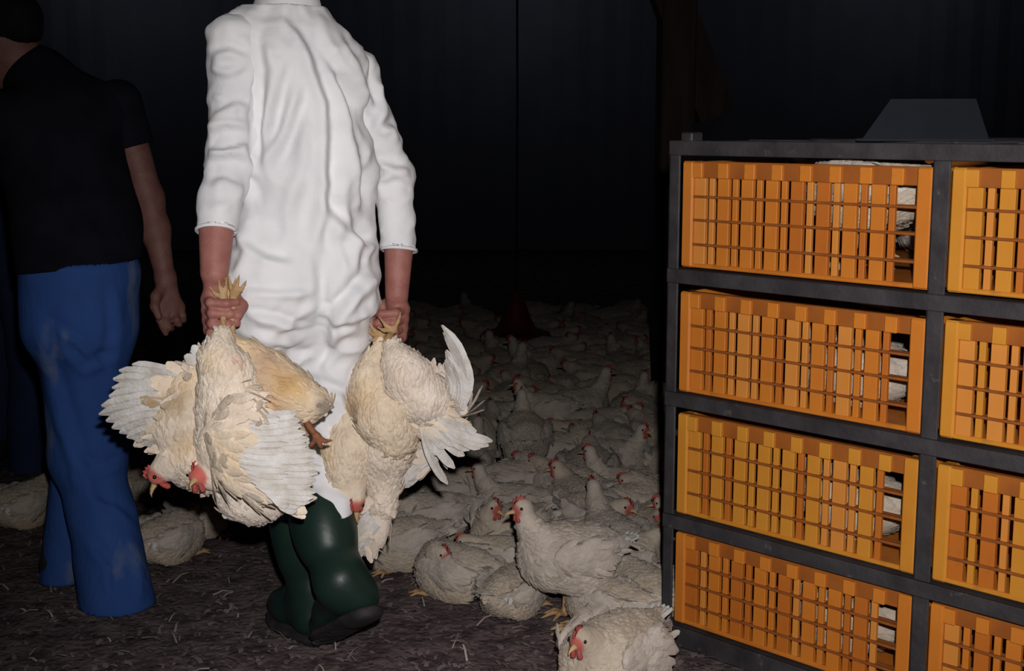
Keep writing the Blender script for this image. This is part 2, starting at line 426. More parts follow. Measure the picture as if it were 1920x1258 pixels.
CW, CD = RW - 0.038, RDEP - 0.06
BACKZ = {}
def crates():
    names = ['top', 'second from top', 'third from top', 'bottom']
    for c in range(2):
        for k in range(4):
            zb = TIER[k] + (0.018 if k else 0.026); H = (TIER[k+1] - TIER[k]) - (0.054 if k < 3 else 0.050)
            tier = names[3-k]
            M1 = M_AMBER if (c, k) in ((1, 3), (1, 2), (0, 1), (1, 1)) else M_ORANGE
            M2 = M_ORANGE
            side = 'left' if c == 0 else 'right'
            u0 = c*RW + 0.019
            w = RL + RU*u0 + RV*0.012
            jz = rnd.uniform(0, .004); sl = rnd.uniform(-.006, .006)
            t = thing('poultry_crate', f'slatted orange plastic poultry crate, {tier} of the {side} column in the rack', 'crate',
                      (w[0], w[1], zb + jz), RANG + sl*0.3, 'orange crates in the rack')
            key = (M1.name, k)
            if key not in BACKZ:
                d = {}
                pt = CW/9; th = 0.0115
                band = H*0.155
                d['pt'] = pt; d['band'] = band
                d['wide'] = [box_me('slat', (0, 0.0, 0.006), (0.0305, th, H-band), 0.0012, m_) for m_ in (M1, M1, M_PALE, M_DEEP)]
                d['thin'] = [box_me('slat', (-.001, 0.002, 0.006), (0.0125, th, H-band), 0.0012, m_) for m_ in (M1, M_PALE, M_DEEP)]
                d['block'] = box_me('rim_block', (0, -0.006, H-band), (pt*0.40, 0.012, H-0.003), 0.0015, M1)
                d['band'] = box_me('top_band', (0, 0.002, H-band), (CW, 0.018, H), 0.0012, MATS['soiled_orange_plastic2'] if 'soiled_orange_plastic2' in MATS else
                                   mat('soiled_orange_plastic2', (0.33, 0.098, 0.014, 1), (0.26, 0.075, 0.012, 1), scale=14, rough=0.6, spec=0.25))  # recessed band coloured darker than the rim blocks
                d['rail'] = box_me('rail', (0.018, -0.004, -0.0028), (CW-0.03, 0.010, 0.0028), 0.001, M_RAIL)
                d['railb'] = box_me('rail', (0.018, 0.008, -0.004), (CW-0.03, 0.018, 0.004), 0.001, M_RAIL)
                d['postL'] = box_me('corner_post', (0, -0.008, 0), (0.030, 0.034, H), 0.004, M1)
                d['postR'] = box_me('corner_post', (CW-0.034, -0.008, 0), (CW, 0.034, H), 0.004, M1)
                d['sill'] = box_me('sill', (0, -0.003, 0), (CW, 0.020, 0.009), 0.002, M1)
                d['base'] = box_me('base', (0.004, 0.0, 0.002), (CW-0.004, CD, 0.010), 0.001, M2)
                d['side'] = box_me('side_wall', (0, 0, 0.0), (0.005, CD, H-0.002), 0.001, M2)
                d['back'] = box_me('back_wall', (0, CD-0.006, 0), (CW, CD, H), 0.001, M2)
                BACKZ[key] = d
            d = BACKZ[key]
            P = lambda n, me, loc=(0, 0, 0): put(n, me, None, t, loc)
            P('base', d['base']); P('side_wall', d['side']); P('side_wall', d['side'], (CW-0.005, 0, 0)); P('back_wall', d['back'])
            P('sill', d['sill']); P('top_band', d['band']); P('corner_post', d['postL']); P('corner_post', d['postR'])
            pt = d['pt']
            for j in range(9):
                if j < 8: P('slat', rnd.choice(d['wide']), (0.030 + j*(CW-0.064)/8.6, 0, 0))
                x = 0.030 + j*(CW-0.064)/8.6
                if j < 8: P('slat', rnd.choice(d['thin']), (x + 0.029 + 0.0105, 0, 0))
                if j < 8: P('rim_block', d['block'], (0.026 + j*pt*1.04, 0, 0))
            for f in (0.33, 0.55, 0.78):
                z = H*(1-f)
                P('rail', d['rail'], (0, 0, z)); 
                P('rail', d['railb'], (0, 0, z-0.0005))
crates()

# ================================================================== THINGS IN THE DARK
def dark_things():
    # sheet-metal hood lying on top of the rack
    c = RL + RU*0.385 + RV*0.40; z0 = TIER[4] + 0.016
    t = thing('metal_hood', 'dim grey sheet-metal hood with sloping sides lying on top of the rack', 'hood', (c[0], c[1], z0), -0.29)
    def frus(a0, b0, a1, b1, h, dx=0.0):
        V = [(-a0, -b0, 0), (a0, -b0, 0), (a0, b0, 0), (-a0, b0, 0), (dx-a1, -b1, h), (dx+a1, -b1, h), (dx+a1, b1, h), (dx-a1, b1, h)]
        return V, [[0, 1, 5, 4], [1, 2, 6, 5], [2, 3, 7, 6], [3, 0, 4, 7], [4, 5, 6, 7]]
    m = mkmesh('shell', *frus(.132, .12, .088, .07, .090, .014), smooth=False); o = put('shell', m, M_HOOD, t); md = o.modifiers.new('sheet', 'SOLIDIFY'); md.thickness = .002
    put('flange', mkmesh('flange', *join_vq([box_vq((-.14, -.13, 0), (.14, -.12, .005)), box_vq((-.14, .12, 0), (.14, .13, .005)), box_vq((-.142, -.12, 0), (-.132, .12, .005)), box_vq((.132, -.12, 0), (.142, .12, .005))]), smooth=False), M_HOOD, t)
    # timber roof post with a knee brace
    p = at(1262, 400, 5.6); t = thing('timber_post', 'dim brown timber post with diagonal brace behind the rack', 'post', (p[0], p[1], 0), .1)
    put('upright', mkmesh('upright', *box_vq((-.07, -.07, -.01), (.07, .07, 3.2), .008), smooth=False), M_WOOD, t)
    a, b = np.array([.17, 0, 1.24]), np.array([-.06, 0, 1.80]); d = (b-a)/np.linalg.norm(b-a); s_ = np.array([d[2], 0, -d[0]])*.075
    V = [a-s_+(0, -.05, 0), a+s_+(0, -.05, 0), a+s_+(0, .05, 0), a-s_+(0, .05, 0), b-s_+(0, -.05, 0), b+s_+(0, -.05, 0), b+s_+(0, .05, 0), b-s_+(0, .05, 0)]
    put('brace', mkmesh('brace', V, [[0, 1, 5, 4], [1, 2, 6, 5], [2, 3, 7, 6], [3, 0, 4, 7], [4, 5, 6, 7], [3, 2, 1, 0]], smooth=False), M_WOOD, t)
    # hanging bell drinker
    p = at(968, 640, 6.9); t = thing('bell_drinker', 'dim red bell drinker hanging over the dark rear of the flock', 'drinker', p)
    prof = [(.02, .26), (.03, .24), (.05, .20), (.075, .13), (.10, .08), (.13, .055), (.175, .05), (.185, .03), (.18, .0), (.12, -.005), (.0, -.005)]
    n = 24; V = [(r_*math.cos(2*math.pi*j/n), r_*math.sin(2*math.pi*j/n), z_) for r_, z_ in prof for j in range(n)]
    put('bell', mkmesh('bell', V, [[i*n+j, i*n+(j+1) % n, (i+1)*n+(j+1) % n, (i+1)*n+j] for i in range(len(prof)-1) for j in range(n)]), M_RED, t)
    put('cord', mkmesh('cord', *tube_vq([(0, 0, .25), (0.005, 0, 1.2), (0, 0, 3.2-p[2])], .006, 6)), M_HOOD, t)
    # dim blue lamps added out of view to lift the black far wall
    for i, (x, y) in enumerate(((-3.6, 11.6), (3.6, 11.6), (0.0, 11.6))):
        w = ('over the left rear of the shed', 'over the right rear of the shed', 'over the middle of the far wall')[i]
        t = thing('ceiling_lamp', f'dim blue ceiling lamp {w}', 'lamp', (x, y, 3.06), 0, 'blue ceiling lamps')
        prof = [(.01, .14), (.05, .13), (.06, .08), (.11, .03), (.115, .0), (.105, .0), (.05, .07), (.0, .075)]
        V = [(r_*math.cos(2*math.pi*j/n), r_*math.sin(2*math.pi*j/n), z_) for r_, z_ in prof for j in range(n)]
        put('shade', mkmesh('shade', V, [[a*n+j, a*n+(j+1) % n, (a+1)*n+(j+1) % n, (a+1)*n+j] for a in range(len(prof)-1) for j in range(n)]), M_HOOD, t)
        Vb, Qb = ball_vq((0, 0, 0.02), .035, 12); put('bulb', mkmesh('bulb', np.array(Vb), Qb), M_BULB, t)
        ld = bpy.data.lights.new('blue_bulb', 'POINT'); ld.energy = 60.0; ld.color = (.80, .84, 1.0); ld.shadow_soft_size = .04
        lo = bpy.data.objects.new('blue_bulb', ld); COL.objects.link(lo); lo.parent = t; lo.location = (0, 0, -.03)
dark_things()

# ================================================================== PEOPLE
def frame_cam(p):
    return np.array([0, 0, CAMH]) - p
def finger(pts, r0, r1, k=0.004):
    out = []; n = len(pts) - 1
    for i in range(n):
        a = r0 + (r1-r0)*i/n; b = r0 + (r1-r0)*(i+1)/n
        out.append(('c', pts[i], pts[i+1], a, b, k))
    return out
def fist(c, up, left, front, wrist, sc=1.0, mirror=1):
    """prims of a hand closed round a bundle whose axis is `up` through c; knuckles on the `left` side, fingers pass on the `front` side"""
    up, left, front = [np.asarray(v, float)/np.linalg.norm(v) for v in (up, left, front)]
    P = []
    def on(ang, rad, z):
        w = math.radians(ang)
        return c + sc*(rad*(math.cos(w)*left + math.sin(w)*front) + z*up)
    zs = [0.034, 0.012, -0.010, -0.031]; ln = [1.0, 1.08, 1.0, 0.82]; rr = [0.0100, 0.0104, 0.0100, 0.0088]
    for z, l, r in zip(zs, ln, rr):
        k0 = on(-8, 0.043, z); k1 = on(66*l, 0.037, z-0.003); k2 = on(122*l, 0.033, z-0.004); k3 = on(168*l, 0.029, z-0.003)
        P += finger([k0, k1, k2, k3], r*sc*1.08, r*sc*0.86, 0.0035)
        P.append(('e', k1, (r*1.12*sc,)*3, 0.003))
        P.append(('e', k0, (r*1.2*sc,)*3, 0.008))
    # palm: from the wrist to the knuckle row
    for z in zs:
        P.append(('c', wrist*0.72 + on(-38, 0.040, z)*0.28, on(-16, 0.040, z), 0.017*sc, 0.0125*sc, 0.014))
        P.append(('c', on(-16, 0.040, z), on(-75, 0.038, z), 0.0125*sc, 0.0125*sc, 0.012))
    # thumb leaves the side of the palm by the wrist, closes over the bundle from behind
    t0 = wrist*0.5 + on(-60, 0.040, 0.040)*0.5; t1 = on(-95, 0.040, 0.038); t2 = on(-150, 0.036, 0.022); t3 = on(-196, 0.034, 0.004)
    P += finger([t0, t1, t2, t3], 0.0150*sc, 0.0102*sc, 0.006)
    return P
def nails(pts, nrm, r=0.006):
    return [('e', p + n*0.001, (r, r, r*0.6), 0.0) for p, n in zip(pts, nrm)]
def open_hand(wrist, tips, knuck, thumb, palm_r=0.016):
    P = []
    for (k0, k1, k2, k3), r in zip(knuck, (0.0098, 0.0102, 0.0098, 0.0086)):
        P += finger([k0, k1, k2, k3], r*1.1, r*0.82, 0.004); P.append(('e', k0, (r*1.25,)*3, 0.008))
        P.append(('c', wrist, k0, 0.019, 0.0125, 0.016))
    P += finger(thumb, 0.0145, 0.0095, 0.008)
    return P
def head_prims(c, fwd, up, s=1.0):
    """head about 0.235 m tall centred on c, facing fwd"""
    fwd = np.asarray(fwd, float); fwd /= np.linalg.norm(fwd); up = np.asarray(up, float); up -= fwd*(up@fwd); up /= np.linalg.norm(up)
    sd = np.cross(fwd, up); R3 = np.array([fwd, sd, up])
    q = lambda f, l, u: c + s*(f*fwd + l*sd + u*up)
    P = [('e', q(-0.012, 0, 0.030), (0.098*s, 0.076*s, 0.088*s), 0.02, R3),
         ('e', q(0.030, 0, -0.020), (0.062*s, 0.062*s, 0.085*s), 0.03, R3),
         ('c', q(0.045, 0.030, -0.072), q(0.070, 0.0, -0.092), 0.020*s, 0.020*s, 0.02),
         ('c', q(0.045, -0.030, -0.072), q(0.070, 0.0, -0.092), 0.020*s, 0.020*s, 0.02),
         ('c', q(0.002, 0.055, -0.040), q(0.045, 0.030, -0.078), 0.020*s, 0.017*s, 0.02),
         ('c', q(0.002, -0.055, -0.040), q(0.045, -0.030, -0.078), 0.020*s, 0.017*s, 0.02),
         ('c', q(0.088, 0, 0.010), q(0.108, 0, -0.026), 0.008*s, 0.013*s, 0.012),
         ('c', q(0.094, 0.012, -0.030), q(0.094, -0.012, -0.030), 0.009*s, 0.009*s, 0.006),
         ('c', q(0.078, 0.045, 0.022), q(0.086, 0.014, 0.024), 0.010*s, 0.010*s, 0.012),
         ('c', q(0.078, -0.045, 0.022), q(0.086, -0.014, 0.024), 0.010*s, 0.010*s, 0.012),
         ('c', q(0.083, 0.020, -0.056), q(0.090, 0.0, -0.054), 0.007*s, 0.008*s, 0.008),
         ('c', q(0.083, -0.020, -0.056), q(0.090, 0.0, -0.054), 0.007*s, 0.008*s, 0.008)]
    for l in (1, -1):
        P.append(('c', q(-0.012, 0.074*l, 0.020), q(0.000, 0.076*l, -0.026), 0.013*s, 0.008*s, 0.004))
        P.append(('c', q(-0.018, 0.082*l, 0.018), q(-0.010, 0.080*l, -0.010), 0.008*s, 0.006*s, 0.004))
    return P, q, R3
def face_bits(q, R3, parent, o, s=1.0):
    for l in (1, -1):
        V, Q = sdf_mesh([('e', q(0.078, 0.031*l, 0.006), (0.011*s,)*3, 0)], 0.003, 0)
        e = put('eye', mkmesh('eye', V - o, Q), M_EYE, parent)
        V, Q = sdf_mesh([('e', q(0.086, 0.031*l, 0.006), (0.0055*s,)*3, 0)], 0.002, 0)
        put('iris', mkmesh('iris', V - o, Q), M_BLACK, e)
    V, Q = sdf_mesh([('c', q(0.089, 0.018, -0.056), q(0.0945, 0, -0.055), 0.004*s, 0.005*s, 0.003), ('c', q(0.089, -0.018, -0.056), q(0.0945, 0, -0.055), 0.004*s, 0.005*s, 0.003)], 0.003, 1)
    put('lips', mkmesh('lips', V - o, Q), M_LIP, parent)
def hair_cap(q, R3, parent, o, s=1.0, low=-0.03):
    P = [('e', q(-0.020, 0, 0.036), (0.100*s, 0.084*s, 0.092*s), 0.02, R3), ('c', q(-0.085, 0.02, 0.0), q(-0.075, 0.02, low-0.02), 0.030*s, 0.022*s, 0.03),
         ('c', q(-0.085, -0.02, 0.0), q(-0.075, -0.02, low-0.02), 0.030*s, 0.022*s, 0.03)]
    V, Q = sdf_mesh(P, 0.006, 1, cut=[(q(0.058, 0, 0.045), (R3[0]*0.8 - R3[2]*0.6))])
    N = vnorm(V, Q); V = V + N*(0.0025*waves(V, 260, 8))[:, None]
    put('hair', mkmesh('hair', V - o, Q), M_HAIR, parent)

def boot(t, o, knee_top, ankle, heel, toe, up=(0, 0, 1), r_top=0.062):
    """rubber boot: shaft, foot, welted sole; heel and toe are points on the sole line"""
    heel, toe, ankle, top = [np.asarray(v, float) for v in (heel, toe, ankle, knee_top)]
    d = toe - heel; L = np.linalg.norm(d); d /= L
    sh = top - ankle; sd = np.cross(d, sh); sd /= np.linalg.norm(sd); n = np.cross(sd, d); n /= np.linalg.norm(n)
    q = lambda f, u, l=0.0: heel + d*L*f + n*u + sd*l
    P = [('c', top, ankle, r_top, 0.050, 0.02), ('e', ankle + (top-ankle)*0.66 - d*0.010, (0.060, 0.060, 0.085), 0.05),
         ('c', ankle, q(0.16, 0.050), 0.050, 0.042, 0.03), ('c', q(0.14, 0.045), q(0.62, 0.038), 0.043, 0.040, 0.03),
         ('c', q(0.62, 0.040), q(0.86, 0.034), 0.043, 0.034, 0.03), ('c', ankle, q(0.55, 0.055), 0.046, 0.034, 0.04)]
    V, Q = sdf_mesh(P, 0.007, 2, cut=[(q(0, 0.008), -n), (top, (top-ankle)/np.linalg.norm(top-ankle))])
    N = vnorm(V, Q); V = V + N*(0.0036*waves(V, 36, 77, dirs=np.array([.6, .6, 1.4])))[:, None]
    b = put('boot', mkmesh('boot', V - o, Q), M_BOOT, t)
    # sole with heel block and cleats
    S = [('c', q(0.08, 0.004), q(0.30, 0.002), 0.040, 0.036, 0.02, n, 0.30), ('c', q(0.30, 0.004), q(0.62, 0.004), 0.034, 0.043, 0.02, n, 0.25), ('c', q(0.62, 0.004), q(0.88, 0.006), 0.043, 0.034, 0.02, n, 0.25),
         ('c', q(0.07, -0.008), q(0.20, -0.008), 0.036, 0.036, 0.004, n, 0.34)]
    for f in np.arange(0.46, 0.97, 0.075):
        w = 0.034 if f < 0.85 else 0.024
        S.append(('c', q(f, -0.008, -w), q(f, -0.008, w), 0.0055, 0.0055, 0.002))
    V, Q = sdf_mesh(S, 0.005, 1)
    put('sole', mkmesh('sole', V - o, Q), M_SOLE, b)
    ax = (top-ankle)/np.linalg.norm(top-ankle); e1 = np.cross(ax, d); e1 /= np.linalg.norm(e1); e2 = np.cross(ax, e1)
    ring = [top - ax*0.006 + (r_top+0.001)*(math.cos(w)*e1 + math.sin(w)*e2) for w in np.linspace(0, 2*math.pi, 25)]
    V, Q = tube_vq(ring, 0.005, 6); put('rim', mkmesh('rim', np.array(V) - o, Q), M_BOOT, b)

def white_person():
    h = np.array([-.42, .907, 0]); r = np.array([.907, .42, 0])
    o = gnd(590, 1222); o[1] = 2.95
    t = thing('person', 'person in white coverall and green boots walking away with chickens in both hands', 'person', o)
    sL, eL, cL = at(441, 84, 2.885), at(432, 290, 2.85), at(405, 436, 2.77); wL = at(402, 512, 2.735)
    sR, eR, cR = at(662, 140, 3.03), at(736, 325, 3.06), at(748, 472, 3.02); wR = at(744, 552, 2.995)
    neck = at(536, 0, 2.975); c1 = at(556, 130, 2.965); c2 = at(575, 320, 2.95); c3 = at(566, 500, 2.945)
    hL, kL, aL = at(492, 560, 2.90), at(535, 862, 3.06), at(590, 1112, 3.03)
    hR, kR, aR = at(636, 570, 2.985), at(606, 872, 2.94), at(638, 1088, 2.79)
    def limbs(x, arms=True):
        L = [('c', c1, c2, 0.118+x, 0.112+x, 0.05, r, 1.30), ('c', c2, c3, 0.112+x, 0.134+x, 0.06, r, 1.30),
             ('c', sL*0.75+c1*0.25 + np.array([0, 0, .01]), sR*0.75+c1*0.25+np.array([0, 0, .01]), 0.062+x, 0.060+x, 0.06),
             ('c', neck, sL*0.6+neck*0.4 - np.array([0, 0, .012]), 0.050+x, 0.055+x, 0.05), ('c', neck - np.array([0, 0, .04]), sR*0.55+neck*0.45 - np.array([0, 0, .016]), 0.050+x, 0.050+x, 0.05),
             ('c', neck - np.array([0, 0, .05]), c1, 0.085+x, 0.105+x, 0.06),
             ('e', at(505, 560, 2.875), (0.098+x, 0.10+x, 0.125+x), 0.06), ('e', at(634, 555, 2.92), (0.085+x, 0.09+x, 0.115+x), 0.05),
             ('c', hL, kL, 0.090+x, 0.066+x, 0.035), ('c', kL, aL, 0.066+x, 0.048+x, 0.03),
             ('c', hR, kR, 0.084+x, 0.062+x, 0.035), ('c', kR, aR, 0.062+x, 0.046+x, 0.03)]
        if arms:
            L += [('c', sL, eL, 0.056+x, 0.050+x, 0.028), ('c', eL, cL, 0.050+x, 0.037+x, 0.02), ('c', sR, eR, 0.052+x, 0.042+x, 0.026), ('c', eR, cR, 0.042+x, 0.0365+x, 0.02)]
        return L
    # --- coverall
    upL, upR = cL - wL, cR - wR
    cuts = []
    def sleeve_cut(V): return V
    bt = at(600, 952, 2.90)[2]
    V, Q = sdf_mesh(limbs(0.003, arms=False), 0.0062, 2)
    parts = [(V, Q)]
    x = 0.004
    for pr, c, w in (([('c', sL*.62+c1*.38, sL, 0.058, 0.058+x, 0.03), ('c', sL, eL, 0.056+x, 0.051+x, 0.028), ('c', eL, cL, 0.051+x, 0.038+x, 0.02), ('c', cL, 2*cL-eL, 0.038+x, 0.03, 0.0)], cL, wL),
                     ([('c', sR*.62+c1*.38, sR, 0.050, 0.050+x, 0.03), ('c', sR, eR, 0.050+x, 0.043+x, 0.026), ('c', eR, cR, 0.043+x, 0.0365+x, 0.02), ('c', cR, 2*cR-eR, 0.0365+x, 0.03, 0.0)], cR, wR)):
        ax = (w - c)/np.linalg.norm(w - c)
        Vs, Qs = sdf_mesh(pr, 0.0062, 2, cut=[(c, ax)])
        Qs = Qs[((Vs[Qs].mean(1) - c)@ax) < -0.004]
        Vs = Vs - ax*np.clip(((Vs - c)@ax) + 0.0075, 0, None)[:, None]
        parts.append((Vs, Qs))
    off = 0; Qn = []
    for a, b in parts: Qn.append(b + off); off += len(a)
    V = np.concatenate([a for a, b in parts]); Q = np.concatenate(Qn)
    N = vnorm(V, Q); u, v = proj(V)
    facing = np.clip((N*(np.array([0, 0, CAMH]) - V)).sum(1)/np.linalg.norm(V - np.array([0, 0, CAMH]), axis=1)*2.2, 0, 1)
    folds = [([(552, 40), (585, 110), (612, 190), (618, 300), (612, 390), (600, 488)], 9, 0.0075, 'step'),
             ([(595, 45), (640, 130), (690, 200), (706, 260)], 8, -0.0055, 'step'), ([(620, 95), (655, 200), (680, 320), (690, 420)], 8, 0.006, 'step'),
             ([(520, 30), (560, 70), (600, 130)], 7, 0.005, 'ridge'), ([(486, 50), (500, 130), (492, 230), (484, 330)], 8, -0.006, 'step'),
             ([(540, 100), (520, 190), (488, 290)], 8, 0.006, 'step'), ([(575, 150), (545, 240), (500, 330)], 9, 0.005, 'step'),
             ([(570, 200), (566, 300), (540, 400), (535, 470)], 11, 0.006, 'ridge'), ([(600, 360), (650, 430), (690, 455), (706, 450)], 9, 0.007, 'step'),
             ([(612, 400), (640, 470), (650, 520)], 8, 0.006, 'ridge'), ([(650, 380), (672, 440), (678, 520)], 8, 0.005, 'step'),
             ([(708, 500), (660, 555), (618, 602), (608, 660)], 9, -0.0085, 'step'), ([(604, 470), (606, 560), (606, 640), (592, 700)], 9, -0.0095, 'ridge'),
             ([(704, 590), (660, 608), (612, 612)], 7, 0.005, 'step'), ([(690, 640), (640, 655), (590, 690)], 7, -0.004, 'step'),
             ([(455, 455), (500, 480), (560, 490)], 8, 0.004, 'step'), ([(450, 540), (520, 548), (590, 545)], 6, 0.0035, 'step'),
             ([(455, 585), (520, 598), (585, 625)], 6, 0.004, 'step'), ([(470, 620), (530, 640), (600, 640)], 7, 0.004, 'step'),
             ([(500, 655), (550, 670), (600, 655)], 6, 0.004, 'step'), ([(430, 430), (455, 470), (430, 520)], 8, -0.004, 'step'),
             # sleeves
             ([(392, 100), (430, 92), (470, 105)], 7, 0.005, 'step'), ([(390, 135), (425, 145), (474, 125)], 7, -0.005, 'step'), ([(392, 175), (430, 180), (476, 160)], 6, 0.003, 'step'),
             ([(390, 215), (420, 200), (450, 190), (474, 200)], 7, 0.006, 'step'), ([(388, 250), (425, 238), (474, 246)], 7, -0.006, 'step'),
             ([(388, 275), (420, 280), (474, 262)], 6, 0.006, 'step'), ([(386, 300), (430, 292), (472, 302)], 7, -0.006, 'step'),
             ([(440, 250), (470, 300), (478, 340)], 7, 0.005, 'ridge'), ([(392, 340), (420, 330), (460, 345), (466, 390)], 9, 0.004, 'step'),
             ([(640, 60), (680, 130), (702, 200)], 7, 0.005, 'step'), ([(700, 150), (712, 190), (705, 240)], 7, -0.006, 'step'), ([(710, 240), (740, 235), (755, 270)], 7, 0.005, 'step'),
             ([(708, 300), (740, 312), (772, 316)], 6, 0.006, 'step'), ([(710, 345), (740, 336), (776, 350)], 6, -0.006, 'step'), ([(712, 370), (745, 372), (776, 360)], 6, 0.003, 'step'),
             ([(592, 720), (640, 740), (660, 770)], 7, 0.004, 'step'), ([(600, 800), (630, 820), (640, 860)], 6, 0.004, 'step')]
    D = 2.1*poly_disp(u, v, [(p_, w_*1.45, a_, k_) for p_, w_, a_, k_ in folds])*facing
    nt = len(parts[0][0]); isS = np.arange(len(V)) >= nt; seat = np.clip((at(570, 470, 2.95)[2] - V[:, 2])/.08, 0, 1)
    wv = waves(V, 42, 41, dirs=np.array([1.7, 1.7, .22]))*0.020 + waves(V, 85, 44, dirs=np.array([1.6, 1.6, .35]))*0.008
    wh = waves(V, 60, 45, dirs=np.array([.5, .5, 1.6]))*0.012 + waves(V, 110, 46, dirs=np.array([.8, .8, 1.4]))*0.0055
    wr = -np.abs(waves(V, 26, 47, dirs=np.array([1.6, 1.6, .3])))*.022 - np.abs(waves(V, 48, 48, dirs=np.array([1.5, 1.5, .5])))*.010
    wq = -np.abs(waves(V, 40, 49, dirs=np.array([.6, .6, 1.5])))*.018
    wl = np.where(isS, wh*.8 + wq*.5, (wv*.7 + wr)*(1-seat) + (wh*.8 + wq)*seat) + waves(V, 150, 43)*0.002
    D = np.clip(D, -.020, .024)
    low_ = np.where(isS, -.010 + .008*np.clip((at(430, 330, 2.85)[2] - V[:, 2])/.1, 0, 1), -.03)
    wl = np.maximum(D + wl, low_) - D
    V = V + N*(D + wl)[:, None]
    V = lap(V, Q, 0.35)
    # trim the cloth at neck, cuffs and boot tops
    Fc = V[Q].mean(1); keep = np.ones(len(Q), bool)
    keep &= Fc[:, 2] > bt - 0.006
    keep &= Fc[:, 2] < neck[2] - 0.012
    lowv = (V[:, 2] < bt); V[lowv, 2] = bt + 0.15*(V[lowv, 2] - bt); hiv = V[:, 2] > neck[2] - .016; V[hiv, 2] = neck[2] - .016 + .1*(V[hiv, 2] - neck[2] + .016)
    Q = Q[keep]; used = np.unique(Q); rm = np.full(len(V), -1); rm[used] = np.arange(len(used)); V = V[used]; Q = rm[Q]
    cv = put('coverall', mkmesh('coverall', V - o, Q), M_WHITE, t); cv['label'] = 'white cotton coverall with long creases down the back'
    sm = cv.modifiers.new('cloth_thickness', 'SOLIDIFY'); sm.thickness = 0.004; sm.offset = -1
    # collar
    ring = []
    ax = np.array([0, .12, 1.]); ax /= np.linalg.norm(ax)
    rows = []
    for zz, rr in ((-0.030, 0.083), (-0.008, 0.078), (0.012, 0.072), (0.026, 0.070), (0.026, 0.065), (0.0, 0.066), (-0.03, 0.072)):
        rows.append([neck + np.array([0.004, 0.0, 0.0]) + ax*zz + rr*(1 + 0.02*math.sin(5*w+zz*90))*(r*math.cos(w)*0.92 + h*math.sin(w)) for w in np.linspace(0, 2*math.pi, 33)[:-1]])
    V = np.array(rows).reshape(-1, 3); Qc = []
    for i in range(len(rows)-1):
        for j in range(32): Qc.append([i*32+j, i*32+(j+1) % 32, (i+1)*32+(j+1) % 32, (i+1)*32+j])
    put('collar', mkmesh('collar', V - o, Qc), M_WHITE, cv)
    # cuffs
    for c, w, rr in ((cL, wL, 0.040), (cR, wR, 0.0395)):
        ax = (w - c)/np.linalg.norm(w - c); e1 = np.cross(ax, np.array([0, 1, 0])); e1 /= np.linalg.norm(e1); e2 = np.cross(ax, e1)
        ring = [c - ax*0.004 + rr*(math.cos(a)*e1 + math.sin(a)*e2) for a in np.linspace(0, 2*math.pi, 29)]
        Vt, Qt = tube_vq(ring, 0.0042, 6); put('cuff', mkmesh('cuff', np.array(Vt) - o, Qt), M_WHITE, cv)
    # --- body: one figure under the clothes, with arms, hands and head
    hc = neck + np.array([-0.035, 0.055, 0.165])
    HP, q, R3 = head_prims(hc, h + np.array([-.25, 0, -.30]), (0, 0.05, 1))
    body = limbs(-0.032, arms=False) + [('c', neck - np.array([0, 0, .06]), hc - np.array([0, 0, .05]), 0.058, 0.055, 0.02)] + HP
    V1, Q1 = sdf_mesh(body, 0.009, 2)
    gl = at(423, 593, 2.725); gr = at(722, 609, 2.985)
    GL.update(c=gl, r=gr)
    arms = [('c', sL, eL, 0.034, 0.028, 0.02), ('c', eL, cL, 0.028, 0.028, 0.0), ('c', cL*.97+eL*.03, wL, 0.0365, 0.029, 0.006),
            ('c', sR, eR, 0.030, 0.026, 0.02), ('c', eR, cR, 0.026, 0.026, 0.0), ('c', cR*.97+eR*.03, wR, 0.0330, 0.0265, 0.006)]
    arms += fist(gl, at(424, 560, 2.725) - at(428, 620, 2.725), np.array([-1, 0.25, 0]), np.array([-.25, -1, 0.05]), wL, 0.98)
    arms += fist(gr, at(730, 570, 2.985) - at(724, 630, 2.985), np.array([1, 0.35, 0]), np.array([.3, -1, 0.0]), wR, 0.98)
    V2, Q2 = sdf_mesh(arms, 0.0034, 1)
    V = np.concatenate([V1, V2]); Qb = np.concatenate([Q1, Q2 + len(V1)])
    put('body', mkmesh('body', V - o, Qb), M_SKIN, t)
    face_bits(q, R3, t, o); hair_cap(q, R3, t, o)
    boot(t, o, at(592, 948, 2.915), aR, at(694, 1146, 2.735), gnd(598, 1213) + np.array([0, 0, 0.012]), r_top=0.064)
    boot(t, o, at(556, 962, 3.05), aL, gnd(598, 1216) + np.array([0, .03, .014]), gnd(598, 1216) + np.array([-.135, 0.21, 0.014]), r_top=0.066)
GL = {}
white_person()

